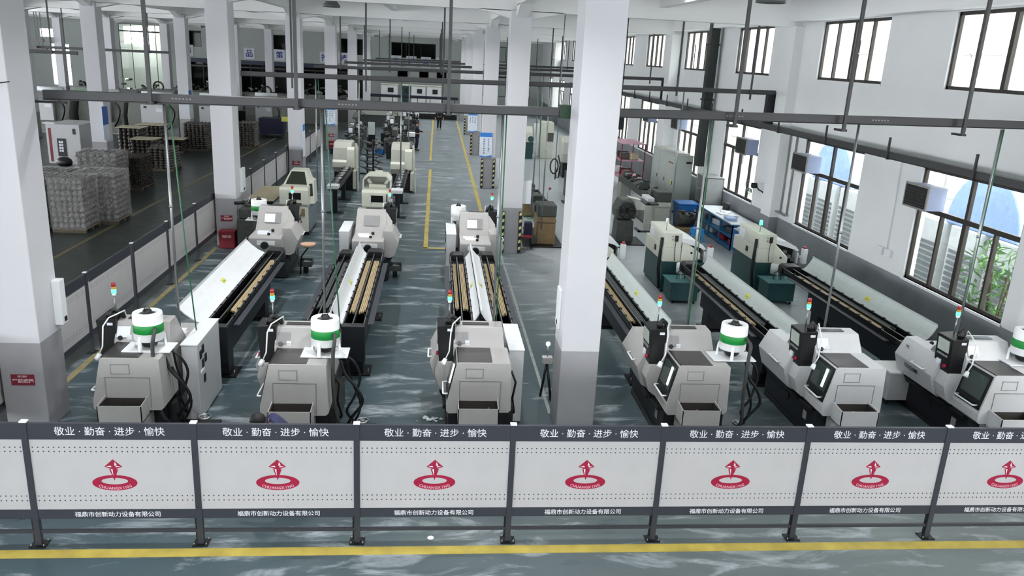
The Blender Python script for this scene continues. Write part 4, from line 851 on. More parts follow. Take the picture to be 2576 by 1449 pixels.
# cabinets along the window wall
t = E_('switch_cabinet', (9.5, 31.0, 0), 'tall pale green-grey electrical cabinet by the window wall, flanked by the black duct', 'cabinet')
b = MB(mat('cabinet_grey_green', '#b5beb9', .4, var=.04)); b.box(0, .72, 0, 3.4, .08, 2.25); b.box(-.01, .73, -.01, 3.41, 2.25, 2.3, cream2); b.box(.03, .7, .05, 3.35, 0, .08, blk); b.obj('carcass', t, .01)
for i, y in enumerate((0.05, 1.2, 2.3)): d = MB(mat('cabinet_grey_green', '#b5beb9', .4)).box(-.012, 0, y, y+1.05, .15, 2.2).obj('door', t, .004); MB(blk).box(-.03, -.012, y+.1, y+.14, 1.1, 1.25).obj('handle', d)
MB(cream2).box(-.03, -.012, .1, .95, 1.6, 2.1).obj('meter_panel', t)
for i in range(4): MB(lampr if i % 2 else blk).cyl((-.03, .25+i*.17, 1.95), (-.05, .25+i*.17, 1.95), .03, n=8).obj('indicator', t)
MB(blk).box(.45, .66, -.02, -.008, 1.98, 2.06).obj('louvre_slot', t); MB(yel2).box(-.016, -.012, .3, .45, 1.1, 1.3).obj('warning_label', t)
o = MB(mat('plastic_sheet', '#b4b8b4', .3, bump=.6)); o.prism([(9.5, 31.3), (10.1, 31.1), (10.15, 32.6), (9.8, 33.1), (9.5, 32.7)], 'z', 2.3, 2.36); tag(o.obj('plastic_sheet'), 'crumpled clear sheet lying on top of the tall electrical cabinet', 'sheet')
t = E_('open_cabinet', (9.96, 28.3, 0), 'grey metal cabinet with open dark shelves, right of the tall electrical cabinet', 'cabinet')
b = MB(mat('galvanised', '#b9bcbc', .35, .5, var=.12)); b.box(0, .62, 0, .03, .0, 1.82); b.box(0, .62, 1.17, 1.2, 0, 1.82); b.box(.6, .63, 0, 1.2, 0, 1.82); b.box(0, .63, 0, 1.2, 1.8, 1.83); b.obj('carcass', t)
for z in (.4, .85, 1.3): MB(gmid).box(.01, .6, .03, 1.17, z, z+.02).obj('shelf', t)
for z, y in ((.42, .3), (.87, .5), (1.32, .2), (.42, .8)): tag(MB(cast).box(10.1, 10.4, 28.3+y, 28.55+y, z, z+.18).obj('tool_box'), 'small dark box in the open grey cabinet, %s' % {.3: 'lowest shelf toward the camera', .5: 'middle shelf', .2: 'upper shelf', .8: 'lowest shelf toward the far side'}[y], 'box', 'boxes in the open grey cabinet')
t = E_('workbench', (9.62, 24.5, 0), 'long blue workbench with open shelves under the third lower window', 'workbench')
b = MB(blue2)
for y in (0, 1.1, 2.2, 3.3):
    for x in (0, .78): b.box(x, x+.05, y, y+.05, 0, .86)
b.box(0, .83, 0, 3.35, .42, .45); b.box(0, .83, 0, 3.35, .05, .08); b.box(0, .05, 0, 3.35, .82, .87); b.box(0, .83, 0, .03, .05, .86, blue); b.obj('frame', t)
MB(wht2).box(-.02, .85, -.02, 3.37, .87, .9).obj('worktop', t, .004); MB(blk2).box(.79, .81, .05, 3.3, .08, .84).obj('back_panel', t)
for i, (x, y, a, m_) in enumerate(((9.9, 26.2, .1, paper), (9.95, 25.6, .3, paper), (10.1, 26.5, -.2, paper), (9.8, 25.2, 0, mat('pale_blue_sheet', '#a9c3ee', .6)))): o = MB(m_).obox((x, y, .92+.03*(i % 2)), (.3, .42, .04+.05*(i % 2)), a).obj('paper_stack'); tag(o, ('tall white paper stack in the middle of the blue bench', 'loose white papers toward the near end of the blue bench', 'paper pile beside the wall on the blue bench', 'pale blue folder at the near end of the bench')[i], 'papers', 'papers on the blue bench')
for i, y in enumerate((26.9, 27.15)): o = MB(blk).cyl((10.3, y, .9), (10.3, y, 1.16), .08).obj('black_canister'); tag(o, 'black cylindrical canister on the blue bench, %s one' % ('right', 'left')[i], 'canister', 'canisters on the bench')
for i, (x, y, z) in enumerate(((10.0, 24.9, .08), (10.0, 26.0, .08), (10.0, 27.2, .08), (10.0, 25.2, .45), (10.0, 26.6, .45), (10.0, 27.4, .45))):
    o = MB(red if i in (0, 1) else cast if i % 2 else paper).obox((x, y, z+.1), (.4, .5, .2), .2).obj('stored_item', bev=.03); tag(o, '%s box on the %s shelf of the blue bench, %s section' % ('crimson' if i < 2 else 'dark' if i % 2 else 'white', 'bottom' if z < .2 else 'middle', ('near', 'centre', 'far')[i % 3]), 'box', 'items under the blue bench')
t = E_('side_cabinet', (9.62, 23.6, 0), 'grey cabinet with paper tray at the near end of the blue bench', 'cabinet'); MB(lg2).box(0, .6, 0, .8, .03, .8).obj('carcass', t, .01); MB(blue).box(-.012, 0, .05, .75, .08, .78).obj('door', t); MB(paper).box(.05, .5, .1, .6, .8, .88).obj('paper_tray', t)
t = E_('plastic_stool', (8.95, 25.9, 0), 'bright blue plastic stool in front of the blue workbench', 'stool'); MB(mat('stool_blue', '#3f9fe8', .35)).hexa([(-.16, -.16, .42), (.16, -.16, .42), (.16, .16, .42), (-.16, .16, .42), (-.15, -.15, .46), (.15, -.15, .46), (.15, .15, .46), (-.15, .15, .46)]).obj('seat', t, .02)
for sx in (-1, 1):
    for sy in (-1, 1): MB(mat('stool_blue', '#3f9fe8', .35)).hexa([(sx*.2-.03, sy*.2-.03, 0), (sx*.2+.03, sy*.2-.03, 0), (sx*.2+.03, sy*.2+.03, 0), (sx*.2-.03, sy*.2+.03, 0), (sx*.14-.04, sy*.14-.04, .43), (sx*.14+.04, sy*.14-.04, .43), (sx*.14+.04, sy*.14+.04, .43), (sx*.14-.04, sy*.14+.04, .43)]).obj('leg', t, .005)
for sx, sy, dx, dy in ((0, -1, .17, .012), (0, 1, .17, .012), (-1, 0, .012, .17), (1, 0, .012, .17)): MB(mat('stool_blue', '#3f9fe8', .35)).box(sx*.17-dx, sx*.17+dx, sy*.17-dy, sy*.17+dy, .26, .42).obj('skirt', t)
t = E_('storage_bin', (9.2, 28.2, 0), 'large deep blue plastic bin with lid before the tall cabinet', 'bin'); MB(blue).hexa([(-.3, -.35, 0), (.3, -.35, 0), (.3, .35, 0), (-.3, .35, 0), (-.36, -.4, .88), (.36, -.4, .88), (.36, .4, .88), (-.36, .4, .88)]).obj('tub', t, .03); MB(blue).box(-.39, .39, -.43, .43, .88, .94).obj('lid', t, .02)
# pink shelving
t = E_('storage_rack', (8.6, 36.6, 0), 'dark rack with pink shelf boards near the fifth lower window', 'rack')
for x in (0, 1.1):
    for y in (0, 2.3): MB(dred).box(x, x+.04, y, y+.04, 0, 2.1).obj('upright', t)
for z in (.5, 1.3, 2.08): MB(pink).box(0, 1.14, 0, 2.34, z, z+.03).obj('shelf', t)
for i, (x, y, z, m_) in enumerate(((.3, .6, 1.33, cast), (.7, .5, 1.33, woodc), (.4, 1.4, 1.33, blk2), (.5, .6, .53, mat('red_bag', '#c23a4e', .5)), (.6, 1.4, .53, blk), (.3, 1.9, .53, wht2))): tag(MB(m_).obox((8.6+x, 36.6+y, z+.15), (.4, .4, .3), .2*i).obj('stored_box', bev=.04), '%s bundle on the %s pink shelf' % (('grey', 'wooden', 'black', 'red', 'small black', 'white')[i], 'middle' if z > 1 else 'bottom'), 'box', 'bundles on the pink rack')
tag(MB(brass).box(8.75, 9.5, 36.7, 37.4, 0, .49).obj('wooden_crate', bev=.01), 'brown crate standing under the pink rack', 'crate')
far_ = ['nearest', 'second', 'third', 'fourth', 'fifth', 'sixth', 'seventh', 'eighth', 'ninth']

# ============================================================ OLD MACHINES OF THE RIGHT BAY
def junk(parent, name, n, bx, m=None, sz=(.05, .14)):
    """loose parts piled inside the box bx = (x0,x1,y0,y1,z0,z1), one object each"""
    for i in range(n):
        b = MB(m or random.choice((cast, blk2, steel, oldgrey))); c = (random.uniform(bx[0], bx[1]), random.uniform(bx[2], bx[3]), random.uniform(bx[4], bx[5])); s_ = random.uniform(*sz)
        R = Matrix.Rotation(random.uniform(0, 3), 3, 'Z') @ Matrix.Rotation(random.uniform(-.6, .6), 3, 'X')
        k = random.random()
        if k < .4: b.obox(c, (s_, s_*1.8, s_*.6), R)
        elif k < .75: b.cyl(Vector(c)-R @ Vector((s_, 0, 0)), Vector(c)+R @ Vector((s_, 0, 0)), s_*.35, n=8)
        else: b.rev([(s_*.2, -s_*.3), (s_*.6, -s_*.25), (s_*.6, s_*.2), (s_*.25, s_*.3)], c, n=10)
        b.obj(name, parent)
def bed_lathe(loc, label, L=5.0, m=oldgrey, base=brass, rz=0, n=16):
    t = E_('engine_lathe', loc, label, 'old lathe', 'oily old lathes', rz)
    b = MB(m); b.prism([(-.2, .72), (-.22, .95), (-.12, 1.0), (.12, 1.0), (.22, .95), (.2, .72)], 'y', .2, L); b.obj('bed', t, .015)
    b = MB(base); b.box(-.3, .3, .0, .75, .04, .75); b.prism([(-.32, .75), (.32, .75), (.28, .95), (-.28, .95)], 'y', -.05, .8); b.obj('headstock_pedestal', t, .04)
    MB(base).box(-.24, .24, L-.6, L-.1, .04, .72).obj('tailstock_pedestal', t, .03)
    b = MB(m); b.box(-.3, .3, -.05, .75, .95, 1.32); b.cyl((0, .75, 1.13), (0, .98, 1.13), .13, steel, 14); h = b.obj('headstock', t, .03)
    MB(blk2).tube([(-.34+.0, .35+.12*math.cos(a*PI/8), 1.15+.12*math.sin(a*PI/8)) for a in range(16)], .014, closed=True).obj('hand_wheel', h)
    MB(m).prism([(-.3, .98), (-.34, 1.1), (-.1, 1.22), (.2, 1.2), (.3, .98)], 'y', L*.45, L*.45+.5).obj('carriage', t, .02)
    MB(m).box(-.14, .14, L-.7, L-.3, 1.0, 1.25).obj('tailstock', t, .03)
    MB(blk).box(-.45, .55, -.25, L*.5, 0, .04).obj('oil_tray', t)
    junk(t, 'loose_part', n, (-.22, .22, .3, L-.3, 1.02, 1.28))
    return t
t = bed_lathe((3.55, 24.5, 0), 'oily lathe with tan pedestal in the right aisle, loaded with dark parts', 5.2, n=26)
MB(green).tube([(-.55+.09*math.cos(a*PI/6), -.0, .95+.09*math.sin(a*PI/6)) for a in range(12)], .014, closed=True).obj('green_wheel', t); MB(dblue).box(-.7, -.45, -.1, .2, .3, .75).obj('motor', t, .02); MB(oldgrey).prism([(-.75, .1), (-.35, .1), (-.3, .3), (-.8, .32)], 'y', -.2, .4).obj('chip_pan', t)
MB(steel).tube([(.1, .9, 1.3), (.1, .9, 1.55), (.16, .9, 1.68)], .01).obj('lamp_stalk', t); MB(lampr).ball((.17, .9, 1.7), .045).obj('red_knob', t)
bed_lathe((8.25, 27.9, 0), 'long grey bed lathe heaped with loose parts beside the blue bin', 6.4, m=oldgrey, base=cream2, n=34)
o = MB(wht2).box(7.6, 7.85, 27.6, 28.5, 1.0, 1.12).obj('long_box', bev=.01); tag(o, 'long white box held by the grey pedestal stand', 'box')
t = E_('pedestal_stand', (7.55, 27.3, 0), 'grey pedestal stand with U-shaped foot under the long white box', 'stand'); MB(cream2).box(-.1, .1, -.1, .1, .05, 1.0).obj('post', t, .02); b = MB(oldgrey); b.box(-.35, .35, -.3, -.22, 0, .06); b.box(-.35, -.27, -.3, .3, 0, .06); b.box(.27, .35, -.3, .3, 0, .06); b.obj('foot', t); b = MB(oldgrey); b.box(-.12, .35, -.1, 1.0, .94, 1.0); b.obj('arm', t)
t = E_('grinding_machine', (6.3, 25.3, 0), 'old grey upright machine with spoked wheel beside the big column', 'old machine')
b = MB(oldgrey); b.prism([(-.3, 0), (.3, 0), (.26, .75), (-.26, .75)], 'y', 0, .7); b.obj('base', t, .03); b = MB(oldgrey); b.prism([(-.32, .8), (.32, .8), (.34, 1.1), (.2, 1.42), (-.2, 1.42), (-.34, 1.1)], 'y', .0, .75); b.obj('head', t, .05)
MB(blk2).tube([(.26*math.cos(a*PI/8), -.08, 1.08+.26*math.sin(a*PI/8)) for a in range(16)], .022, closed=True).obj('wheel_rim', t)
for a in range(6): MB(blk2).cyl((0, -.06, 1.08), (.25*math.cos(a*PI/3), -.08, 1.08+.25*math.sin(a*PI/3)), .015).obj('spoke', t)
MB(cream).hexa([(.05, .1, 1.5), (.45, .05, 1.42), (.45, .4, 1.42), (.05, .4, 1.5), (.05, .1, 1.52), (.45, .05, 1.44), (.45, .4, 1.44), (.05, .4, 1.52)]).obj('top_flap', t); MB(blk).box(-.5, .6, -.4, .8, 0, .04).obj('oil_tray', t); junk(t, 'cable_lump', 8, (-.25, .3, -.15, .0, .95, 1.3), blk, (.05, .09))
t = E_('electric_motor', (8.95, 27.3, 0), 'dark oily motor on tan block in front of the blue bin', 'motor'); MB(brass).box(-.35, .3, -.3, .2, 0, .2).obj('block', t, .02); MB(oldgrey).cyl((-.3, 0, .48), (.3, .1, .48), .24, n=14).obj('housing', t); junk(t, 'loose_part', 9, (-.3, .3, -.2, .2, .6, .8))
t = E_('small_stool', (2.86, 24.1, 0), 'low wooden stool beside the hazard-striped second walkway column', 'stool'); MB(dred).box(-.2, .2, -.14, .14, .36, .4).obj('seat', t)
for sx in (-.15, .15):
    for sy in (-.1, .1): MB(blk2).cyl((sx, sy, .36), (sx*1.2, sy*1.2, 0), .018, n=6).obj('leg', t)
t = E_('floor_machine', (4.9, 46.5, 0), 'cream domed machine on teal base far up the right bay', 'machine tool'); MB(teal).box(0, .75, 0, 1, 0, .95).obj('base', t); MB(cream).prism([(0, .95), (0, 1.5), (.3, 1.85), (.9, 1.8), (1, .95)], 'x', 0, .7).obj('cover', t, .03); MB(teal).cyl((.6, -.1, 1.15), (.6, -.02, 1.15), .17, n=14).obj('green_flange', t)
t = E_('floor_machine', (6.1, 47, 0), 'tall cream cabinet machine with side window far up the right bay', 'machine tool'); MB(cream).box(0, .8, 0, 1.2, 0, 2.1).obj('housing', t, .03); MB(cast).box(.4, .8, -.03, 0, 1.0, 1.5).obj('tool_window', t); MB(wht).box(-.35, -.02, .1, .4, .2, 2.0).obj('side_box', t)
t = E_('floor_machine', (6.35, 39.5, 0), 'hunched cream machine next to the big column, on a dark base', 'machine tool'); MB(blk2).box(0, .8, 0, 1, 0, .75).obj('base', t); MB(cream2).prism([(-.1, .75), (-.15, 1.2), (.0, 1.75), (.3, 1.98), (1.2, 1.98), (1.2, .75)], 'x', -.1, .85).obj('cover', t, .08)
t = E_('machine_stand', (5.6, 32.6, 0), 'dark slim machine with oil tray just left of the big column', 'old machine'); MB(blk2).box(0, .5, 0, 1.6, .04, 1.1).obj('body', t, .02); MB(blk).box(-.3, .5, -.4, .2, 0, .04).obj('oil_tray', t); junk(t, 'loose_part', 8, (.05, .45, .1, 1.5, 1.1, 1.4))
for i, y in enumerate((16.0, 17.1, 18.2)): o = MB(blk2).obox((4.75, y, .06), (.5, .35, .1), .3).obj('steel_offcut'); tag(o, 'dark steel plate on the floor behind the lid by the big column, %s' % ('nearest', 'middle', 'farthest')[i], 'steel plate', 'plates on the floor')
t = E_('coolant_box', (8.5, 12.93, 0), 'grey box on casters with white top between the two right lathes', 'box'); MB(lg2).box(-.22, .22, -.28, .28, .1, .62).obj('tank', t, .01); MB(wht).box(-.24, .24, -.3, .3, .62, .65).obj('lid', t)
for sx in (-.18, .18): MB(blk).cyl((sx-.02, -.2, .05), (sx+.02, -.2, .05), .05).obj('caster', t)

# hanging chip trays of the second-row lathes
for x, y, s_ in ((-3.33, 20.7, 'left'), (-.99, 20.5, 'second')):
    t = E_('chip_tray', (x, y, 0), 'small open metal tray on a stand beside the %s second-row lathe' % s_, 'tray', 'chip trays'); b = MB(oldgrey); b.box(-.17, .17, -.2, .2, .2, .22); b.box(-.17, -.16, -.2, .2, .22, .34); b.box(.16, .17, -.2, .2, .22, .34); b.box(-.17, .17, -.2, -.19, .22, .34); b.box(-.17, .17, .19, .2, .22, .34); b.obj('pan', t); MB(steel).prism([(-.15, .22), (.15, .22), (.1, .27), (-.05, .3)], 'y', -.18, .18).obj('chips', t); MB(blk2).box(-.06, .06, -.06, .06, 0, .2).obj('stand', t)
o = MB(mat('cardboard_sheet', '#b3a98f', .7, var=.1)).hexa([(-5.9, 25.2, 1.0), (-5.0, 25.2, 1.02), (-5.0, 28.0, 1.02), (-5.9, 28.0, 1.0), (-5.9, 25.2, 1.02), (-5.0, 25.2, 1.04), (-5.0, 28.0, 1.04), (-5.9, 28.0, 1.02)]).obj('board'); tag(o, 'long tan board lying on the dark bench left of the pyramid-hood machine', 'board')
t = E_('dark_bench', (-5.45, 25.0, 0), 'dark steel bench under the tan board by the left partition', 'bench'); MB(blk2).box(-.42, .42, .1, 3.1, .94, .995).obj('top', t)
for x in (-.38, .34):
    for y in (.15, 3.0): MB(blk2).box(x, x+.05, y, y+.05, 0, .94).obj('leg', t)
MB(blk2).box(-.4, .4, .2, 3.0, .3, .33).obj('shelf', t)
t = E_('tool_grinder', (-5.4, 23.3, 0), 'dark oily bench machine between the red box column and the drum', 'old machine'); MB(oldgrey).box(-.2, .25, -.4, .6, 0, .9).obj('base', t, .02); MB(oldgrey).box(-.15, .2, -.3, .4, .9, 1.2).obj('head', t, .03); MB(steel).cyl((0, 0, 1.2), (.1, .1, 1.5), .02).obj('lever', t); junk(t, 'loose_part', 7, (-.15, .2, -.3, .5, 1.2, 1.35))
t = E_('basin', (-3.2, 20.3, 0), 'shallow pinkish basin on an arm beside the left second-row lathe', 'basin'); MB(mat('basin_pink', '#c9a48c', .4)).rev([(.0, .8), (.12, .8), (.2, .88), (.185, .88), (.11, .82), (0, .82)], (0, 0, 0)).obj('bowl', t); MB(blk2).tube([(-.25, .2, 0), (-.2, .15, .5), (0, 0, .78)], .02).obj('arm', t)

# ============================================================ HOOK RACKS, CRATES AND MACHINES OF THE MIDDLE LANES
def hook_rack(loc, label, rz, full):
    t = E_('hook_rack', loc, label, 'rack', 'tree-shaped hook racks', rz); MB(blk2).box(-.03, .03, -.03, .03, .04, 1.75).obj('mast', t); MB(blk2).box(-.5, .5, -.04, .04, 0, .06).obj('foot', t); MB(blk2).box(-.04, .04, -.4, .4, 0, .06).obj('foot', t)
    for i in range(5):
        z = .35+i*.3
        for sg in (-1, 1):
            h = MB(blk2).tube([(0, 0, z), (sg*.2, 0, z-.04), (sg*.38, 0, z+.02), (sg*.44, 0, z+.14)], .018).obj('hook_arm', t)
            if full: MB(cast).cyl((sg*.3, -.3, z+.06), (sg*.3, .3, z+.1), .045, n=9).obj('shaft', t)
hook_rack((-3.2, 38.3, 0), 'black tree-shaped hook rack with bare arms between the cream machines', 0, False); hook_rack((-2.85, 37.3, 0), 'tree-shaped hook rack hung with grey shafts between the cream machines', .7, True)
t = E_('crate', (-3.15, 46.0, 0), 'bright blue plastic crate on the floor of the middle lane', 'crate'); b = MB(blue); b.box(-.25, .25, -.2, .2, 0, .03); b.box(-.25, -.22, -.2, .2, 0, .3); b.box(.22, .25, -.2, .2, 0, .3); b.box(-.25, .25, -.2, -.17, 0, .3); b.box(-.25, .25, .17, .2, 0, .3); b.obj('walls', t)
tag(MB(dblue).box(-5.85, -5.4, 45.3, 45.7, 0, .3).obj('crate', bev=.02), 'dark blue crate near the fourth partition column', 'crate')
tag(MB(paleg).box(-4.05, -3.65, 49.0, 49.06, .75, 1.5).obj('white_board', bev=.01), 'pale upright board between the far dark machines', 'board') ; tag(MB(blk2).box(-4.05, -3.65, 49.06, 49.4, 0, .95).obj('low_cabinet', bev=.01), 'low dark cabinet behind the pale upright board', 'cabinet')
def drill(loc, label, m=oldgrey, h=1.9):
    t = E_('drill_press', loc, label, 'drilling machine', 'small dark machines in the middle lanes'); MB(navy if random.random() < .4 else m).box(-.46, .46, -.35, .5, 0, .78).obj('cabinet', t, .02); MB(oldgrey).cyl((0, .2, .8), (0, .2, h), .06).obj('column', t)
    MB(m).prism([(-.35, h-.45), (-.35, h-.1), (.0, h), (.4, h-.05), (.4, h-.45)], 'x', -.14, .14).obj('head', t, .03); MB(steel).cyl((0, -.22, h-.75), (0, -.22, h-.45), .03).obj('spindle', t); MB(oldgrey).box(-.25, .25, -.35, .15, .8, .86).obj('table', t)
    if random.random() < .6: MB(paper).box(-.1, .1, -.37, -.35, h-.4, h-.15).obj('guard_plate', t)
    junk(t, 'loose_part', 9, (-.42, .42, -.32, .4, .84, 1.15), None, (.06, .17)); MB(paper).obox((random.uniform(-.3, .3), -.1, 1.25), (.16, .02, .2), random.uniform(-.6, .6)).obj('splash_plate', t); MB(blk).hose([(.2, .2, h-.3), (.45, .1, h-.5), (.4, -.1, 1.0)], .02).obj('hose', t); return t
nm = 0
for (x, y, h) in ((-4.55, 44.2, 1.75), (-4.7, 46.6, 1.8), (-4.8, 49.0, 1.9), (-4.9, 51.2, 1.9), (-5.0, 53.5, 2.0), (-2.2, 44.3, 1.7), (-2.5, 46.8, 2.1), (-1.75, 49.2, 1.9), (-2.9, 50.3, 2.0), (-2.0, 52.4, 2.1), (-3.0, 54.5, 2.0), (-1.9, 56.5, 2.0), (-3.2, 58.4, 1.9), (-1.7, 60.2, 1.8)):
    nm += 1; drill((x, y, 0), 'dark drilling machine %s, %s from the camera' % ('in the line along the partition' if x < -4 else 'in the line beside the walkway', far_[nm-1 if x < -4 else nm-6] if True else ''), h=h)
t = E_('round_chuck_machine', (-1.35, 47.6, 0), 'dark machine with a bright round chuck where the standing worker is busy', 'old machine'); MB(oldgrey).box(-.35, .1, -.2, .5, 0, .9).obj('base', t, .03); MB(steel).cyl((-.1, -.25, .45), (-.1, -.2, .45), .2, n=16).obj('chuck_disc', t); MB(wht2).box(-.3, .15, -.25, .2, .9, 1.15).obj('top_box', t, .02)
t = E_('long_machine', (-6.0, 62, 0), 'long low grey machine across the far end of the middle lanes', 'machine tool'); MB(cream2).box(0, 3.6, 0, 1.2, .9, 1.5).obj('housing', t, .03); MB(oldgrey).box(0, 3.6, .1, 1.1, 0, .9).obj('base', t); junk(t, 'loose_part', 10, (.2, 3.4, -.2, .8, 1.5, 1.8), None, (.1, .22))
t = E_('far_desk', (-2.7, 66, 0), 'pale box-framed desk near the far end of the walkway', 'desk'); MB(wht2).box(0, 1.3, 0, .8, .8, .86).obj('top', t)
for x in (0, 1.24):
    for y in (0, .74): MB(wht2).box(x, x+.06, y, y+.06, 0, .8).obj('leg', t)
MB(blk).box(.06, 1.24, .7, .74, .1, .8).obj('back_panel', t)
# mezzanine-like bench range at the far end of the aisle
t = E_('inspection_counter', (-6.2, 71.6, 0), 'long white-panelled counter with dark rail across the far end', 'counter')
MB(cream2).box(0, 8.0, 0, .1, 0, 1.35).obj('front_panel', t); MB(navy).box(-.1, 8.1, -.12, .3, 1.72, 1.88).obj('rail_top', t); MB(dblue).box(-.05, 8.05, -.05, .2, 1.88, 1.95).obj('rail_edge', t)
for i in range(8): MB(blk2).box(.2+i*1.08, .26+i*1.08, -.1, -.04, 1.35, 1.72).obj('upright', t)
MB(blk).box(0, 8.0, -.03, .0, .0, .45).obj('kick_panel', t)
for i in range(7): MB(wht2).box(.15+i*1.12, 1.05+i*1.12, -.03, -.0, .5, 1.25).obj('panel', t)
for i, (x, m_, wd) in enumerate(((-5.0, wht, 1.5), (-3.2, teal, .8), (-2.3, wht, 1.3), (-.9, wht, 1.3))):
    t = E_('far_machine', (x, 74.5, 0), 'small %s machine behind the far dark rail, %s' % ('white' if m_ is wht else 'green', ('leftmost', 'second from left', 'third from left', 'rightmost')[i]), 'machine tool', 'machines behind the far rail'); MB(m_).box(0, wd, 0, 1.2, 0, 2.6).obj('housing', t, .04); MB(blk).box(wd*.4, wd*.75, -.05, 0, 2.0, 2.4).obj('opening', t); MB(cream2).box(-.05, wd+.05, -.02, 1.2, 2.6, 2.7).obj('lid', t)
for i, (x0, x1, y, z, s_) in enumerate(((-38, -31.5, 70, 5.0, 'upper'), (-38, -31.5, 70.4, 4.4, 'middle'), (-37, -31.5, 71, 4.1, 'lower'))):
    busbar('crane_rail', (x0, y, z), (x1, y, z), 'dark overhead rail in the far left corner of the hall, %s one' % s_, .25, .22, 'dark rails in the far left corner', False)
    rod(x0+.5, y-.13, z, 'dark rod holding the %s far-left rail, left end' % s_, False); rod(x1-.5, y-.13, z, 'dark rod holding the %s far-left rail, right end' % s_, False)
# end wall signs
for i, (x, ch, m_, w_) in enumerate(((-24.2, '节', bluesign, 'fa'), (-18.4, '品', bluesign, ''), (-15.5, '第', bluesign, ''), (-11.1, '持', bluesign, ''), (-9.3, '续', bluesign, ''), (-4.1, '客', bluesign, ''), (-2.6, '户', bluesign, ''), (-1.15, '高', bluesign, ''), (.35, '求', bluesign, ''))):
    t = E_('wall_sign', (x, 83.38, 4.62), 'white end-wall sign with one blue character, %s' % ('leftmost, in the far left hall', 'second from the left, above a dark bay', 'third from the left, under a small window', 'fourth from the left, half behind a column', 'fifth from the left, near the left partition line', 'sixth, left of the wide upper window', 'seventh, under the wide upper window', 'eighth, under the right end of the wide window', 'rightmost, beside the walkway columns')[i], 'sign', 'character signs on the end wall'); MB(paper).box(-.5, .5, -.04, 0, -.52, .52).obj('board', t); b = MB(m_); text_into(b, ch, (0, -.045, 0), RF, m_, height=.68, bold=.02); b.obj('character', t, norm=False)
for i, (x0, x1) in enumerate(((-25.2, -20.6), (-19.5, -14.9), (-13.4, -7.2))): struct(MB(mat('dark_blue_lintel', '#20304a', .5)).box(x0, x1, 83.3, 83.4, 3.55, 3.95).obj('trim_13' if i == 0 else 'trim_13.%03d' % i))

# ============================================================ LEFT HALL: PALLETS
palm = mat('pallet_wood', '#5f5648', .8, var=.2)
def stack(loc, sx, sy, h, label, kind='wrapped', rz=0, top=False, nx=6, ny=6, nz=8):
    t = E_('pallet_stack', loc, label, 'pallet load', 'pallet loads in the left hall', rz)
    b = MB(palm)
    for i in range(5): b.box(i*(sx-.1)/4, i*(sx-.1)/4+.1, 0, sy, .1, .13)
    for i in range(3): b.box(0, sx, i*(sy-.1)/2, i*(sy-.1)/2+.1, 0, .1)
    b.obj('pallet', t)
    m = {'wrapped': cast2, 'ribs': cast, 'net': mat('dark_mesh_parts', '#3a3532', .5, .4, var=.5, scale=40, bump=.8)}[kind]
    b = MB(m); z0 = .13; dz = (h-z0)/nz; dx = sx/nx; dy = sy/ny
    for k in range(nz):
        for i in range(nx):
            for j in range(ny):
                if 0 < i < nx-1 and 0 < j < ny-1 and k < nz-1: continue
                cx, cy = (i+.5)*dx, (j+.5)*dy; r = min(dx, dy)*.5; j1 = random.uniform(-.01, .01)
                b.rev([(r*.5, 0), (r*.96, dz*.12), (r*.96, dz*.55), (r*.6, dz*.7), (r*.55, dz), (0, dz)], (cx+j1, cy+j1, z0+k*dz), n=7)
    l = b.obj('castings', t, norm=False); l['kind'] = 'stuff'
    if kind == 'wrapped':
        g, nt, bb = nodes_of('stretch_film_%d' % len(MATS)) if 'stretch_film' not in MATS else (MATS['stretch_film'], None, None)
        if nt:
            MATS['stretch_film'] = g; g.name = 'stretch_film'; bb.inputs['Base Color'].default_value = (.8, .8, .8, 1); bb.inputs['Roughness'].default_value = .15; bb.inputs['Alpha'].default_value = .2
        f = MB(g); n = 14
        for zz in range(6):
            pass
        pts = [(-.02, -.02), (sx/2, -.035), (sx+.02, -.02), (sx+.035, sy/2), (sx+.02, sy+.02), (sx/2, sy+.03), (-.02, sy+.02), (-.035, sy/2)]; vs = []; fs = []
        K = 7
        for k in range(K+1): vs += [(p[0]+random.uniform(-.02, .02), p[1]+random.uniform(-.02, .02), .1+(h+.02-.1)*k/K) for p in pts]
        for k in range(K): fs += [(k*8+i, k*8+(i+1) % 8, (k+1)*8+(i+1) % 8, (k+1)*8+i) for i in range(8)]
        fs.append(tuple(K*8+i for i in range(8))); f.add(vs, fs); f.obj('film_wrap', t, norm=False)
    if top: MB(woodc).box(-.05, sx+.05, -.05, sy+.05, h, h+.03).obj('cover_board', t)
    return t
stack((-11.35, 24.45, 0), .95, 1.1, 1.62, 'film-wrapped pallet of castings nearest the camera in the left hall', nz=9)
stack((-12.5, 24.5, 0), 1.0, 1.1, 1.6, 'film-wrapped pallet partly behind the nearest left column', nz=9)
stack((-11.15, 25.75, 0), 1.2, 1.15, 1.62, 'film-wrapped pallet right behind the nearest wrapped pallet', nz=9); stack((-12.5, 25.75, 0), 1.1, 1.1, 1.6, 'film-wrapped pallet in the second row behind the left column', nz=9)
stack((-13.1, 30.4, 0), 1.45, 1.2, 1.6, 'film-wrapped pallet with shiny top standing farther back', nz=9)
stack((-12.0, 31.75, 0), .75, 1.4, 1.3, 'dark pallet of mesh-like forgings beside the shiny-topped pallet', 'net', nx=7, ny=9, nz=12)
stack((-12.75, 36.9, 0), 1.1, 1.2, 1.05, 'low ribbed pallet of castings beside the left hall column foot', 'ribs', nx=5, ny=6, nz=8)
stack((-13.4, 44.3, 0), 1.25, 1.2, 1.45, 'tall ribbed pallet of castings left of the second partition column', 'ribs', nx=6, ny=6, nz=12); stack((-11.0, 46.2, 0), .95, 1.1, 1.45, 'tall ribbed pallet of castings just right of the second partition column', 'ribs', nx=5, ny=6, nz=13)
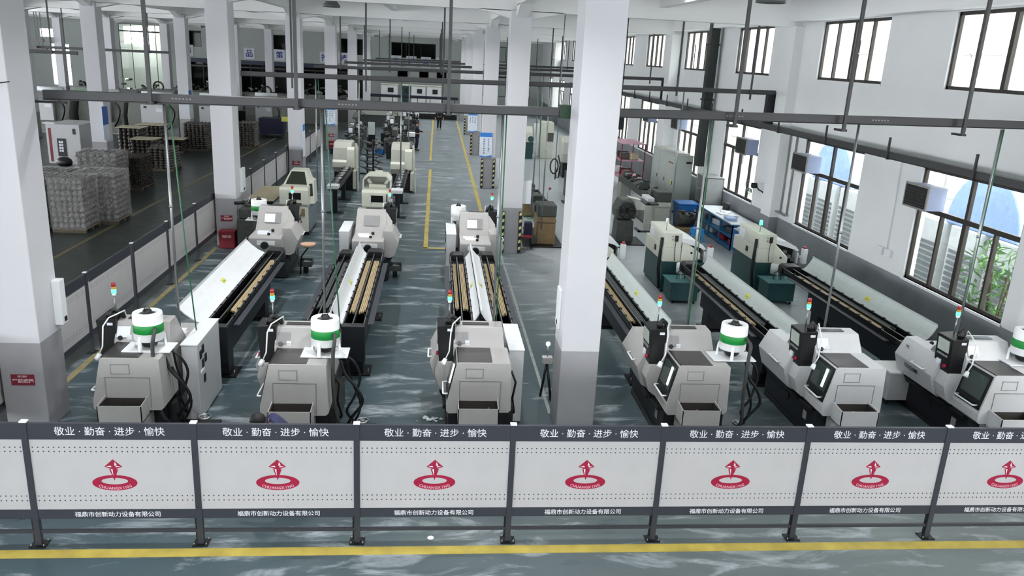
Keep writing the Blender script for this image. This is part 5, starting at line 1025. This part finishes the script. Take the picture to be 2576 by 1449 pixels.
stack((-16.1, 42.5, 0), 1.15, 1.1, 1.25, 'ribbed castings under a pale board, left one of the board-topped group', 'ribs', top=True, nx=5, nz=6); stack((-15.75, 44.3, 0), 1.3, 1.1, 1.25, 'ribbed castings under a pale board, rear one of the board-topped group', 'ribs', top=True, nx=6, nz=6); stack((-14.7, 40.3, 0), 1.1, 1.1, .95, 'low ribbed castings under a pale board, front one of the group', 'ribs', top=True, nx=5, nz=5); stack((-13.95, 43, 0), .9, .9, .7, 'low pallet with white tray top beside the board-topped group', 'net', top=True, nz=4)
# white machine with dark red stripe
t = E_('machining_centre', (-17.45, 38.0, 0), 'white machine with dark red stripe and black slotted panel at the left', 'machine tool')
MB(lg2).box(0, 1.45, 0, 2.2, 0, 1.78).obj('housing', t, .02); b = MB(dred); b.box(.1, .22, -.006, 0, .1, 1.6); b.obj('red_stripe', t); b = MB(blk); b.box(.45, .82, -.03, 0, .35, 1.15)
for i in range(2):
    for j in range(4): b.box(.52+i*.1, .6+i*.1, -.035, -.03, .55+j*.13, .65+j*.13, paper)
b.obj('slotted_panel', t); MB(blk).box(1.15, 1.27, -.02, 0, 1.35, 1.6).obj('handle', t); MB(wht2).box(-.1, .4, -.02, .4, 1.78, 1.84).obj('top_rim', t)
tag(MB(blk).ball((-16.3, 36.9, .25), .35, n=12, sc=(1, .7, .7)).obj('black_sack'), 'black sack on the floor before the red-striped machine', 'sack')
vmcg = mat('aged_machine_grey', '#7b7f7a', .5, var=.1)
def vmc(x, y, wd, label, m=vmcg, flip=False):
    t = E_('machining_centre', (x, y, 0), label, 'machine tool', 'large grey machining centres'); MB(m).prism([(0, .1), (-.1, 1.2), (.3, 2.1), (.6, 2.35), (2.4, 2.35), (2.4, .1)], 'x', 0, wd).obj('enclosure', t, .03)
    MB(lg2).box(wd*.3, wd*.75, -.35, -.1, .75, 1.9).obj('control_cabinet', t, .02); MB(blk).box(wd*.36, wd*.42, -.36, -.35, 1.7, 1.82).obj('switch', t); MB(paper).box(wd*.6, wd*.72, -.36, -.35, 1.5, 1.7).obj('note', t)
    MB(gmid).box(.05, wd-.05, 0, 2.3, 0, .1).obj('base', t); MB(wht2).cyl((wd*.2, .9, 2.45), (wd*.8, .9, 2.45), .14).obj('top_duct', t); MB(blk).hose([(wd*.85, -.2, 1.9), (wd*.95, -.3, 1.5), (wd*.9, -.3, .9), (wd*.8, -.2, .5)], .06).obj('cable_hose', t)
    return t
for i, (x, y, wd) in enumerate(((-24.5, 50, 3.0), (-21.2, 50.5, 2.6), (-18.2, 50, 2.9), (-15.0, 51, 2.4), (-12.3, 54, 2.3))): vmc(x, y, wd, 'large grey machining centre in the left hall row, %s' % ('leftmost', 'second from the left', 'middle one', 'second from the right', 'rightmost')[i])
for i, (x, y) in enumerate(((-25.5, 60), (-21.5, 61), (-17.5, 60.5), (-14.0, 61.5), (-10.8, 62))):
    t = E_('machine_block', (x, y, 0), 'pale low machine block in the back row of the left hall, %s' % ('leftmost', 'second from the left', 'middle one', 'second from the right', 'rightmost')[i], 'machine tool', 'low machine blocks'); MB(vmcg).box(0, 2.7, 0, 1.6, 0, 2.1).obj('housing', t, .03); MB(green if i % 2 == 0 else teal).box(.1, .9, -.02, 0, 1.6, 1.9).obj('green_panel', t); MB(blk).tube([(1.5+.35*math.cos(a*PI/6), .2, 2.3+.35*math.sin(a*PI/6)) for a in range(12)], .06, closed=True).obj('fan_ring', t); junk(t, 'stored_part', 9, (.1, 2.6, .2, 1.4, 2.1, 2.5), None, (.1, .22))
for i, (x, y) in enumerate(((-28, 70), (-22, 71), (-17, 72.3), (-11.5, 72.3), (-8.4, 66))):
    t = E_('storage_bench', (x, y, 0), 'dark cluttered bench before the end wall, %s' % ('leftmost', 'second from the left', 'middle one', 'second from the right', 'rightmost')[i], 'bench', 'cluttered benches'); MB(oldgrey).box(0, 3.6 if x < -9 else 1.8, 0, 1, 0, 1.5).obj('counter', t); junk(t, 'stored_part', 12, (.1, 3.4 if x < -9 else 1.7, .1, .9, 1.5, 2.4), None, (.12, .3))
t = E_('waste_skip', (-11.0, 52.0, 0), 'large dark navy bin on casters with a yellow card behind the partition column', 'bin'); MB(dblue).hexa([(0, 0, .25), (1.4, 0, .25), (1.4, 1.1, .25), (0, 1.1, .25), (-.08, -.08, 1.2), (1.48, -.08, 1.2), (1.48, 1.18, 1.2), (-.08, 1.18, 1.2)]).obj('tub', t, .02)
for a in (.1, 1.25): MB(blk).cyl((a, .1, .12), (a+.06, .1, .12), .12).obj('caster', t); MB(blk).cyl((a, 1.0, .12), (a+.06, 1.0, .12), .12).obj('caster', t)
MB(yel2).box(1.35, 1.75, -.12, -.09, 1.05, 1.35).obj('yellow_card', t)
tag(MB(blk2).box(-13.9, -12.5, 55.5, 56.8, 0, 1.3).obj('dark_crate', bev=.03), 'dark crate left of the large navy bin', 'crate')
for i, (x, z) in enumerate(((-24, 3.4), (-21, 3.2))):
    pass

# ============================================================ PEOPLE
def skinned(name, chains, m, parent, sub_=2):
    """chains: list of lists of (x,y,z,r); first chain starts at the pelvis; shared points join"""
    vs = []; rs = []; es = []; idx = {}
    for ch in chains:
        prev = None
        for (x, y, z, r) in ch:
            k = (round(x, 3), round(y, 3), round(z, 3))
            if k not in idx: idx[k] = len(vs); vs.append((x, y, z)); rs.append(r)
            if prev is not None and prev != idx[k]: es.append((prev, idx[k]))
            prev = idx[k]
    me = bpy.data.meshes.new(name); me.from_pydata(vs, es, []); o = bpy.data.objects.new(name, me); C.objects.link(o)
    md = o.modifiers.new('s', 'SKIN'); sv = me.skin_vertices[0].data
    for i, r in enumerate(rs): sv[i].radius = (r, r)
    sv[0].use_root = True
    ss = o.modifiers.new('u', 'SUBSURF'); ss.levels = sub_; ss.render_levels = sub_
    bpy.context.view_layer.update(); dg = bpy.context.evaluated_depsgraph_get(); m2 = bpy.data.meshes.new_from_object(o.evaluated_get(dg))
    bpy.data.objects.remove(o); m2.materials.clear(); m2.materials.append(m)
    for p in m2.polygons: p.use_smooth = True
    r = bpy.data.objects.new(name, m2); C.objects.link(r); r.parent = parent; return r
def person(loc, rz, label, pose='stand', shirt=cloth, trousers=cloth, s_=1.0, arms=((-.3, -.25, 1.1), (.3, -.25, 1.1)), cap=False):
    """figure faces -Y in its own frame"""
    t = E_('person', loc, label, 'person', None, rz)
    if pose == 'stand':
        pel = (0, 0, .92); che = (0, .0, 1.25); nk = (0, -.01, 1.42); hd = (0, -.02, 1.56)
        hips = [(-.09, 0, .88), (.09, 0, .88)]; knees = [(-.1, -.03, .48), (.1, .0, .48)]; ank = [(-.1, .02, .08), (.11, .08, .08)]
    else:
        pel = (0, .26, .5); che = (0, -.08, .9); nk = (0, -.26, .98); hd = (0, -.37, 1.03)
        hips = [(-.11, .22, .5), (.11, .22, .5)]; knees = [(-.2, -.2, .46), (.2, -.2, .46)]; ank = [(-.17, .08, .08), (.17, .08, .08)]
    sh = [(-.18, che[1]+.3*(nk[1]-che[1]), che[2]+.13), (.18, che[1]+.3*(nk[1]-che[1]), che[2]+.13)]
    hand = arms; el = [tuple((sh[i][k]+hand[i][k])/2+(0, .08, -.08)[k]+((-.06, .06)[i] if k == 0 else 0) for k in range(3)) for i in (0, 1)]
    B = [[pel+(.13,), tuple((pel[k]+che[k])/2 for k in range(3))+(.125,), che+(.14,), nk+(.055,), hd+(.085,), tuple(hd[k]+(0, -.01, .09)[k] for k in range(3))+(.075,)]]
    cl = [[pel+(.15,), tuple((pel[k]+che[k])/2 for k in range(3))+(.145,), che+(.16,), tuple(che[k]+.6*(nk[k]-che[k]) for k in range(3))+(.09,)]]; tr = []
    for i in (0, 1):
        sg = (-1, 1)[i]; B.append([pel+(.13,), hips[i]+(.095,), knees[i]+(.06,), ank[i]+(.042,), (ank[i][0], ank[i][1]-.14, .04, .035)]); tr.append([pel+(.14,), hips[i]+(.108,), knees[i]+(.078,), (ank[i][0], ank[i][1], ank[i][2]+.02, .066)])
        B.append([che+(.14,), sh[i]+(.06,), el[i]+(.043,), hand[i]+(.03,)]); cl.append([che+(.16,), sh[i]+(.075,), el[i]+(.055,), tuple(el[i][k]*.3+hand[i][k]*.7 for k in range(3))+(.042,)])
        h = Vector(hand[i]); d = (h-Vector(el[i])).normalized(); u = d.cross(Vector((0, 0, 1))).normalized()
        for f in range(4):
            o_ = h+d*.05+u*(f-1.5)*.017; B.append([hand[i]+(.03,), tuple(h+d*.035+u*(f-1.5)*.012)+(.012,), tuple(o_)+(.009,), tuple(o_+d*(.035-.006*abs(f-1.3))+Vector((0, 0, -.015)))+(.008,), tuple(o_+d*.055+Vector((0, 0, -.035)))+(.0065,)])
        B.append([hand[i]+(.03,), tuple(h+d*.015-u*sg*.028)+(.011,), tuple(h+d*.05-u*sg*.04+Vector((0, 0, -.01)))+(.009,)])
    body = skinned('body', B, skin, t)
    skinned('shirt', cl, shirt, t); skinned('trousers', tr, trousers, t)
    up = (Vector(hd)-Vector(nk)).normalized(); H = Vector(hd)+Vector((0, 0, .05))
    f = MB(skin); f.ball(H+Vector((0, -.085, -.02)), .018, n=8, sc=(.7, 1, 1.2)); f.ball(H+Vector((-.08, 0, -.01)), .022, n=8, sc=(.4, .8, 1)); f.ball(H+Vector((.08, 0, -.01)), .022, n=8, sc=(.4, .8, 1)); f.obj('ears_and_nose', body)
    for sg in (-1, 1): MB(blk).ball(H+Vector((sg*.03, -.078, .01)), .01, n=8).obj('eye', body)
    MB(mat('lips', '#8a4a42', .5)).ball(H+Vector((0, -.08, -.055)), .02, n=8, sc=(1.1, .4, .3)).obj('mouth', body)
    hh = MB(hairm); hh.ball(H+Vector((0, .02, .03)), .102, n=14, sc=(.95, 1.0, .98)); hh.obj('hair', t)
    if cap: MB(cloth).rev([(.11, 0), (.108, .05), (.08, .09), (0, .1)], tuple(H+Vector((0, 0, .05)))).obj('cap', t)
    for i in (0, 1): MB(shoe).ball((ank[i][0], ank[i][1]-.07, .045), .06, n=10, sc=(.75, 2.1, .75)).obj('shoe', t)
    return t
person((-1.88, 9.75, 0), -PI/2+.4, 'crouching worker with black hair and indigo shirt, mostly hidden behind the front fence', 'crouch', cloth2, cloth, arms=((-.22, -.55, .5), (.2, -.58, .48)))
person((-1.12, 48.4, 0), PI/2+.1, 'person in dark workwear standing sideways at a machine left of the walkway', 'stand', arms=((-.16, -.42, 1.12), (.14, -.4, 1.08)))
person((.24, 62.3, 0), .1, 'person in black walking on the far part of the walkway', 'stand', mat('black_clothes', '#0c0c10', .8), mat('black_clothes', '#0c0c10', .8), arms=((-.3, -.05, .85), (.3, -.02, .85)))
"""chips"""
b = MB(mat('swarf', '#c9d2d6', .5, var=.2))
for i in range(40): b.ball((.02+random.gauss(0, .09), 11.95+random.gauss(0, .04), .012), random.uniform(.01, .03), n=6, sc=(1.5, 1, .5))
o = b.obj('swarf_heap', norm=False); tag(o, 'small white pile of swarf on the floor beside the aisle lathe', 'swarf', None, 'stuff')
o = MB(wht2).cyl((.05, 8.62, .004), (.05, 8.62, .008), .04, n=16).obj('floor_disc'); tag(o, 'small pale round disc on the floor under the front fence', 'floor disc')
